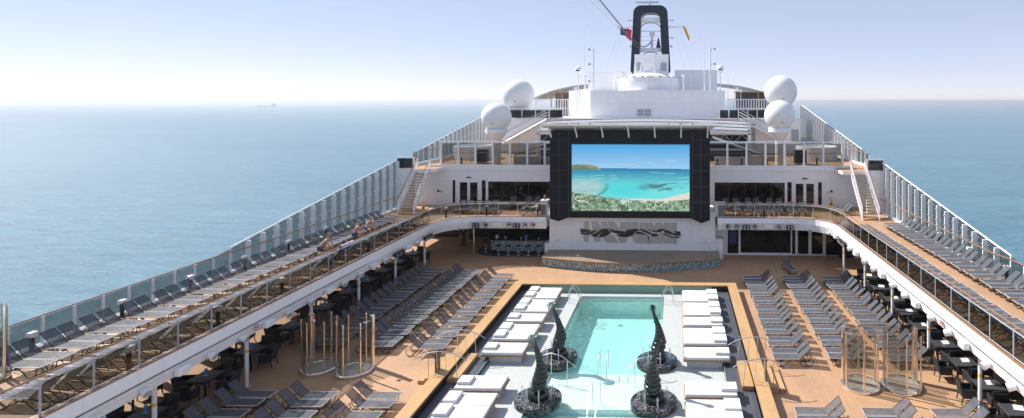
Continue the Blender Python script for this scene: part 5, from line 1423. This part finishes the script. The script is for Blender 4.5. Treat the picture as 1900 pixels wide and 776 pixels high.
# funnel block
t = thing('funnel_block', 'big plain white block with chamfered left corner above the screen', 'deck house', (-3, 63, ZC))
part('wall', MB().prism([(-12.5,65.5),(-9.48,62.2),(4.25,62.2),(5.5,64.2),(5.5,76),(-12.5,76)], ZC+.021, 13.2), 'white_paint', t)
v_ = part('vent', MB().box(-4.35,-2.75,62.12,62.17,10.35,11.15), 'white_metal', t)
m = MB()
for i in range(2):
    for j in range(2): m.box(-4.3+.8*i,-3.6+.8*i,62.08,62.118,10.4+.38*j,10.72+.38*j)
part('louvre', m, 'grey_steel', v_)
part('ladder', MB().tube([(-11.7,64.5,10.3),(-11.7,64.4,13.6)],.04,5).tube([(-11.3,64.1,10.3),(-11.3,64.0,13.6)],.04,5), 'white_metal', t)
t = thing('round_platform', 'low round white platform in front of the mast', 'platform', (-3.25, 66.5, 13.2))
part('drum', MB().lathe(0,0,[(3.5,.002),(3.55,.1),(3.55,1.45),(3.5,1.55),(3.3,1.56),(1.0,2.1)],48), 'white_paint', t, True, False)
for k in range(12): a = PI+PI*k/11; part('window', MB().box(3.5*math.cos(a)-.22,3.5*math.cos(a)+.22,3.5*math.sin(a)-.03,3.5*math.sin(a)+.03,1.5,1.6), 'grey_steel', t, world=False)
t = thing('mast_block', 'white boxy block left of the mast', 'deck house', (-9, 70, 13.2)); part('wall', MB().box(-10.8,-6.6,69,75,13.202,15.6), 'white_paint', t)
t = thing('mast_block', 'white boxy block right of the mast', 'deck house', (3, 70, 13.2)); part('wall', MB().box(-.2,4.95,69,75,13.202,15.8), 'white_paint', t)
t = thing('mast_house', 'white house at the foot of the dark mast with two grey vents', 'deck house', (-3.05, 69, 15))
part('wall', MB().prism_xz([(-5.25,13.21),(-.95,13.21),(-.95,17.6),(-5.0,17.6),(-5.0,16.8)], 67.5, 70.5), 'white_paint', t)
for x in (-4.75,-1.9): part('vent', MB().box(x,x+.7,67.42,67.495,15.6,16.6), 'grey_steel', t)
part('lower_band', MB().box(-4.9,-1.0,67.40,67.49,14.7,15.2), 'grey_steel', t)

# arched mast
t = thing('arched_mast', 'tall dark rounded arch mast with white platforms inside', 'mast', (-3.15, 69.5, 15))
cx = -3.15
def rr_(w0, w1, z0, z1, rad):   # half outline: bottom half-width w0, top half-width w1
    p = [(-w0, z0)]
    p += [(-w1+rad*(1-math.cos(R(a))), z1-rad+rad*math.sin(R(a))) for a in range(0, 91, 15)]
    p += [(w1-rad*(1-math.cos(R(a))), z1-rad+rad*math.sin(R(a))) for a in range(90, -1, -15)]
    p += [(w0, z0)]
    return p
OUT = rr_(2.42, 2.08, 16.0, 23.65, .95); INN = rr_(1.42, 1.16, 16.0, 22.75, .7)
vs = []; n = len(OUT)
for y in (68.6, 70.6):
    for p in OUT: vs.append((cx+p[0], y, p[1]))
    for p in INN: vs.append((cx+p[0], y, p[1]))
fs = []
for i in range(n-1):
    fs += [(i, i+1, n+i+1, n+i), (2*n+i+1, 2*n+i, 3*n+i, 3*n+i+1), (i+1, i, 2*n+i, 2*n+i+1), (n+i, n+i+1, 3*n+i+1, 3*n+i)]
fs += [(0, n, 3*n, 2*n), (n-1, 3*n-1, 4*n-1, 2*n-1)]
part('arch', MB().add(vs, fs), 'navy_mast', t)
for s_ in (-1,1): part('foot', MB().prism_xz([(cx+s_*1.5,15.3),(cx+s_*2.0,15.2),(cx+s_*2.42,15.6),(cx+s_*2.42,15.998),(cx+s_*1.42,15.998)], 68.6, 70.6), 'navy_mast', t)
for z, zz in ((18.1, .4), (21.7, .5)):
    part('platform', MB().box(cx-1.35, cx+1.35, 68.9, 70.4, z, z+zz), 'white_metal', t)
    part('arch_brace', MB().tube([(cx+1.3*math.cos(R(a)), 69.2, z-.95+.85*math.sin(R(a))) for a in range(0,181,15)], .06, 6), 'grey_steel', t)
part('cross_beam', MB().box(cx-1.3,cx+1.3,69.4,69.5,20.55,20.65), 'white_metal', t)
part('inner_post', MB().box(cx+.0,cx+.3,69.5,69.8,18.5,20.5).box(cx-.15,cx+.5,69.4,69.9,20.05,20.5), 'white_metal', t)
for h in (19.0, 19.5, 20.0): part('guard_rail', MB().tube([(cx-1.3,69,h-.1),(cx+1.3,69,h-.1)], .02, 5), 'silver_tube', t)
part('siren', MB().lathe(cx+.95,69.2,[(.3,18.5),(.22,18.9),(.12,19.5),(.05,19.7)],12), 'dark_metal', t)
part('radar', MB().box(cx-1.9,cx+1.0,69.3,69.55,24.05,24.25).cyl(cx-.1,69.4,23.64,24.8,.09,10), 'fence_white', t)
for s_ in (-1,1):
    for z, L in ((21.9,.55),(19.75,.5),(18.7,.4)):
        part('bracket_light', MB().box(cx+s_*2.1, cx+s_*(2.15+L), 69.4, 69.52, z, z+.08).rbox(cx+s_*(2.15+L)-.12, cx+s_*(2.15+L)+.12, 69.35, 69.57, z-.1, z+.16, .03), 'fence_white', t)
for s_ in (-1,1):
    y_ = thing('signal_yard', 'white truss yard sticking out on the %s side of the mast' % ('left' if s_ < 0 else 'right'), 'yard', (cx+s_*3, 69.5, 20.8))
    m = MB(); x0, x1 = cx+s_*2.15, cx+s_*4.0
    for dz in (0,.18): m.tube([(x0,69.5,21.0+dz-.04*0),(x1,69.5,21.1+dz*.3)], .035, 5)
    for i in range(6): m.tube([(x0+(x1-x0)*i/6,69.5,21.0),(x0+(x1-x0)*(i+.5)/6,69.5,21.18-.01*i)], .02, 4)
    part('truss', m, 'fence_white', y_); part('tip', MB().cyl(x1,69.5,20.95,21.25,.08,8), 'silver_tube', y_)
for k,(xa,xb,z1) in enumerate(((-6.9,-9.0,13.3),(-6.6,-8.2,13.3),(-.3,1.6,13.3),(.3,2.7,13.3))):
    single('halyard', MB().tube([(xa,69.5,21.0),(xb,66,z1)], .009, 4), 'silver_tube', 'thin halyard line from the mast yard, %s from the left' % ordw(k+1), 'rope', 'halyards under the mast yards')
# flags
def flag(pts_fn, n, mth, mat, name, label):
    vs = []; fs = []
    for i in range(n+1):
        for j in range(mth+1): vs.append(pts_fn(i/n, j/mth))
    for i in range(n):
        for j in range(mth): fs.append((i*(mth+1)+j,(i+1)*(mth+1)+j,(i+1)*(mth+1)+j+1,i*(mth+1)+j+1))
    return MB().add(vs, fs)
t = thing('signal_flag', 'dark blue flag with white speckles on the halyard left of the mast', 'flag', (-6.4, 67, 20.2))
part('cloth', flag(lambda u,v: (-6.65+.75*u, 67+.12*math.sin(u*6), 20.75-.85*v-.2*u), 8, 5, 'flag_navy', '', ''), 'flag_navy', t)
m = MB()
for k in range(9): m.box(-6.55+.08*k,-6.50+.08*k,66.85,66.86,20.55-.08*k,20.62-.08*k)
part('white_marks', m, 'white_card', t)
t = thing('signal_flag', 'bright red flag on the halyard left of the mast', 'flag', (-5.7, 67, 20))
part('cloth', flag(lambda u,v: (-5.85+.6*u-.12*v, 66.8+.12*math.sin(u*7+v), 20.7-1.1*v-.3*u+.25*math.sin(v*5)*u), 8, 6, '', '', ''), 'flag_red', t)
t = thing('courtesy_flag', 'small drooping yellow and red flag at the right yard tip', 'flag', (.9, 69.5, 20))
part('red_band', flag(lambda u,v: (.85+.30*u*.33+.65*v, 69.5+.06*math.sin(v*5), 21.0-1.6*v+.25*u), 3, 6, '', '', ''), 'flag_red', t)
part('yellow_band', flag(lambda u,v: (.95+.20*u+.55*v*.9, 69.45+.06*math.sin(v*5), 21.0-1.35*v+.15*u), 3, 6, '', '', ''), 'flag_yellow', t)
# twisted black and white signal line coming down from upper left, and two stays
A = Vector((-8.6, 52, 23.2)); Bp = Vector((-6.3, 67, 20.6)); Cp = Vector((-4.3, 68.5, 18.55)); Dp = Vector((-3.1, 69, 19.3))
t = thing('signal_line', 'striped black and white line slanting from the upper left to the mast', 'rope', tuple(A))
pts = [A+(Bp-A)*i/60 for i in range(61)]
m = MB(); m.tube(pts, .028, 5); part('white_core', m, 'white_card', t)
m = MB()
for i in range(0, 60, 2):
    p, q = pts[i], pts[i+1]; m.tube([p+Vector((0,0,.05)), q-Vector((0,0,.05))], [.075,.055], 6)
part('black_segments', m, 'dark_metal', t)
m = MB(); cv = []
for i in range(15):
    f = i/14; cv.append(Bp*(1-f)**3+3*Vector((-5.3,68,19.3))*f*(1-f)**2+3*Vector((-4.0,68.5,17.6))*f*f*(1-f)+Dp*f**3)
m.tube(cv, .06, 6); part('slack_end', m, 'dark_metal', t)
for k in range(2): single('stay_wire', MB().tube([(-9.0-.35*k,52,22.9-.25*k),(-4.6,68,18.9-.5*k)], .016, 4), 'grey_steel', ('upper','lower')[k]+' thin stay wire running from the upper left towards the mast', 'wire')
# light poles, whips, small domes
for s_, x in ((-1,-9.2),(1,3.75)):
    nm = 'left' if s_ < 0 else 'right'
    t = thing('light_pole', 'white pole with small lamps on arms %s of the mast' % nm, 'light pole', (x, 60.8, 13))
    part('pole', MB().cyl(0,2.0,.22,4.9,.08,8), 'white_metal', t, world=False)
    for z in ((4.75,3.1,1.2) if s_ < 0 else (4.75,3.1)):
        part('arm', MB().tube([(0,2,z-.25),(s_*.2,2,z),(s_*.5,2,z+.02)], .045, 6), 'white_metal', t, world=False)
        part('lamp', MB().box(s_*.5-.07,s_*.5+.07,1.92,2.08,z-.08,z+.12), 'dark_metal', t, world=False)
for k,(x,y,z0,z1) in enumerate(((-9.9,64.6,13.2,17.2),(-10.6,65,13.2,21.0),(-7.6,68,13.2,16.4),(3.1,63,13.2,20.5),(6.1,67,ZC,15.2),(6.8,67,ZC,15.0),(7.6,67,ZC,14.6))):
    single('whip_antenna', MB().tube([(x,y,z0+.003),(x,y,(z0+z1)/2),(x,y,z1)], [.05,.03,.012], 6), 'white_metal', 'thin white whip antenna on the upper works, %s from the left' % ordw([2,1,3,4,5,6,7][k]), 'antenna', 'whip antennas')
for k,(x,y,z) in enumerate(((-11.2,64.5,15.3),(5.0,64.8,15.4))):
    t = thing('small_dish', 'small round dish on a pole at the %s corner of the funnel block' % ('left','right')[k], 'dish', (x,y,13.2))
    part('pole', MB().cyl(0,0,.003,z-13.2,.06,8), 'white_metal', t, world=False)
    part('dish', MB().sphere((0,-.1,z-13.2+.3),.42,16,10,1.0), 'fence_white', t, True, False)
    part('emblem_mark', MB().box(-.2,.2,-.535,-.5,z-13.2+.12,z-13.2+.24), 'flag_navy', t, world=False)
for k,(x,y) in enumerate(((-.9+1.7,63.0),(-3.2,62.9),(-10.3,64.2))):
    t = thing('mushroom_antenna', 'short white antenna post with a small round head, %s from the left' % ordw([3,2,1][k]), 'antenna', (x,y,13.2))
    part('post', MB().cyl(0,0,.003,1.5,.07,8), 'white_metal', t, world=False); part('head', MB().sphere((0,0,1.6),.2,12,8,.7), 'white_metal', t, True, False)
t = thing('cable_reel_frame', 'open white frame of pipes in front of the mast house', 'frame', (-3.3,64.5,15.2))
m = MB()
for a_,b_ in (((-.9,0,0),(-.5,0,1.9)),((.9,0,0),(.5,0,1.9)),((-.5,0,1.9),(.5,0,1.9)),((-.7,0,1.0),(.7,0,1.0)),((-.9,.8,0),(-.5,.5,1.9)),((.9,.8,0),(.5,.5,1.9)),((-.9,0,.1),(.7,0,1.0)),((.9,0,.1),(-.7,0,1.0))): m.tube([a_,b_],.045,5)
part('pipes', m, 'fence_white', t, world=False)

# freighter and far ships
def ship(x, y, L, rz, label, sc=1.0):
    t = thing('cargo_ship', label, 'ship', (x, y, -48), rz)
    m = MB(); hl = [(-.5,0),(-.46,.035),(-.3,.06),(.35,.06),(.47,.05),(.5,0),(.47,-.05),(.35,-.06),(-.3,-.06),(-.46,-.035)]
    lo = [(px*L*.96, py*L, 0) for px, py in hl]; hi = [(px*L, py*L, L*(.075 if px < -.4 else .055)) for px, py in hl]
    n = len(hl); m.add(lo+hi, [tuple(range(n-1,-1,-1)), tuple(range(n,2*n))]+[(i,(i+1)%n,(i+1)%n+n,i+n) for i in range(n)])
    part('hull', m, 'freighter_paint', t, world=False)
    part('superstructure', MB().box(.28*L,.40*L,-.05*L,.05*L,L*.052,L*.15).box(.30*L,.36*L,-.06*L,.06*L,L*.15,L*.17), 'freighter_paint', t, world=False)
    part('funnel', MB().box(.40*L,.44*L,-.02*L,.02*L,L*.052,L*.16), 'freighter_paint', t, world=False)
    part('mast', MB().cyl(.34*L,0,L*.17,L*.22,L*.006,6).cyl(-.42*L,0,L*.07,L*.12,L*.005,6), 'freighter_paint', t, world=False)
    return t
ship(-4340, 5878, 213, math.atan2(6,211)*1.0+R(0), 'hazy grey cargo ship on the sea far to the left')
ship(-7300, 12900, 260, R(-10), 'very faint tiny ship on the horizon between the cargo ship and the domes')

# haze
m = MB(); m.box(-64000, 64000, -64000, 64000, -50.2, 25.6)
th = NT('haze_air'); pv = th.node('VolumePrincipled'); pv.inputs['Color'].default_value = (0.78, 0.85, 0.93, 1); pv.inputs['Density'].default_value = HAZE; pv.inputs['Anisotropy'].default_value = 0.3
th.link(pv.outputs[0], th.out.inputs['Volume'])
hz = bpy.data.objects.new('haze', mesh_of('haze', m, th.m)); COL.objects.link(hz); hz['kind'] = 'stuff'; hz['label'] = 'pale sea haze'

# ------------------------------------------------------------------ light, sky, camera
sdir = Vector((-.96, .47, 1.0)).normalized()
sl = bpy.data.lights.new('sun', 'SUN'); sl.energy = SUN; sl.angle = R(.53); sl.color = (1.0, .95, .87)
so = bpy.data.objects.new('sun', sl); COL.objects.link(so); so.rotation_euler = sdir.to_track_quat('Z', 'Y').to_euler()
w = bpy.data.worlds.new('World'); S.world = w; w.use_nodes = True; nt = w.node_tree; nt.nodes.clear()
sky = nt.nodes.new('ShaderNodeTexSky'); sky.sky_type = 'NISHITA'; sky.sun_disc = False
sky.sun_elevation = math.asin(sdir.z); sky.sun_rotation = math.atan2(sdir.x, sdir.y)
sky.altitude = 20; sky.air_density = AIR; sky.dust_density = DUST; sky.ozone_density = OZ
bg = nt.nodes.new('ShaderNodeBackground'); bg.inputs[1].default_value = SKYS
tint = nt.nodes.new('ShaderNodeMixRGB'); tint.blend_type = 'MULTIPLY'; tint.inputs[0].default_value = 1; tint.inputs[2].default_value = (1.22*NS, .95*NS, .97*NS, 1)
nt.links.new(sky.outputs[0], tint.inputs[1])
sky_fill = nt.nodes.new('ShaderNodeMixRGB'); sky_fill.blend_type = 'ADD'; sky_fill.inputs[0].default_value = 1; sky_fill.inputs[2].default_value = SKY_FILL   # constant pale colour added to the sky to fill shade and flatten its gradient
nt.links.new(tint.outputs[0], sky_fill.inputs[1])
wo = nt.nodes.new('ShaderNodeOutputWorld'); nt.links.new(sky_fill.outputs[0], bg.inputs[0]); nt.links.new(bg.outputs[0], wo.inputs[0])
cam = bpy.data.cameras.new('camera'); co = bpy.data.objects.new('camera', cam); COL.objects.link(co); S.camera = co
co.location = (0, 0, 12); co.rotation_euler = (PI/2, 0, math.atan(30/1050))
cam.sensor_width = 36; cam.lens = 36*1050/1900; cam.shift_x = (950-1225)/1900; cam.shift_y = (188-388)/1900
cam.clip_start = .1; cam.clip_end = 200000
S.view_settings.view_transform = 'Standard'; S.view_settings.look = 'None'; S.view_settings.gamma = 1; S.view_settings.exposure = EXPO
S.render.engine = 'CYCLES'
cy = S.cycles; cy.max_bounces = 8; cy.diffuse_bounces = 5; cy.glossy_bounces = 3; cy.transmission_bounces = 6; cy.transparent_max_bounces = 24; cy.volume_bounces = 0
cy.caustics_reflective = False; cy.caustics_refractive = False; cy.sample_clamp_indirect = 6
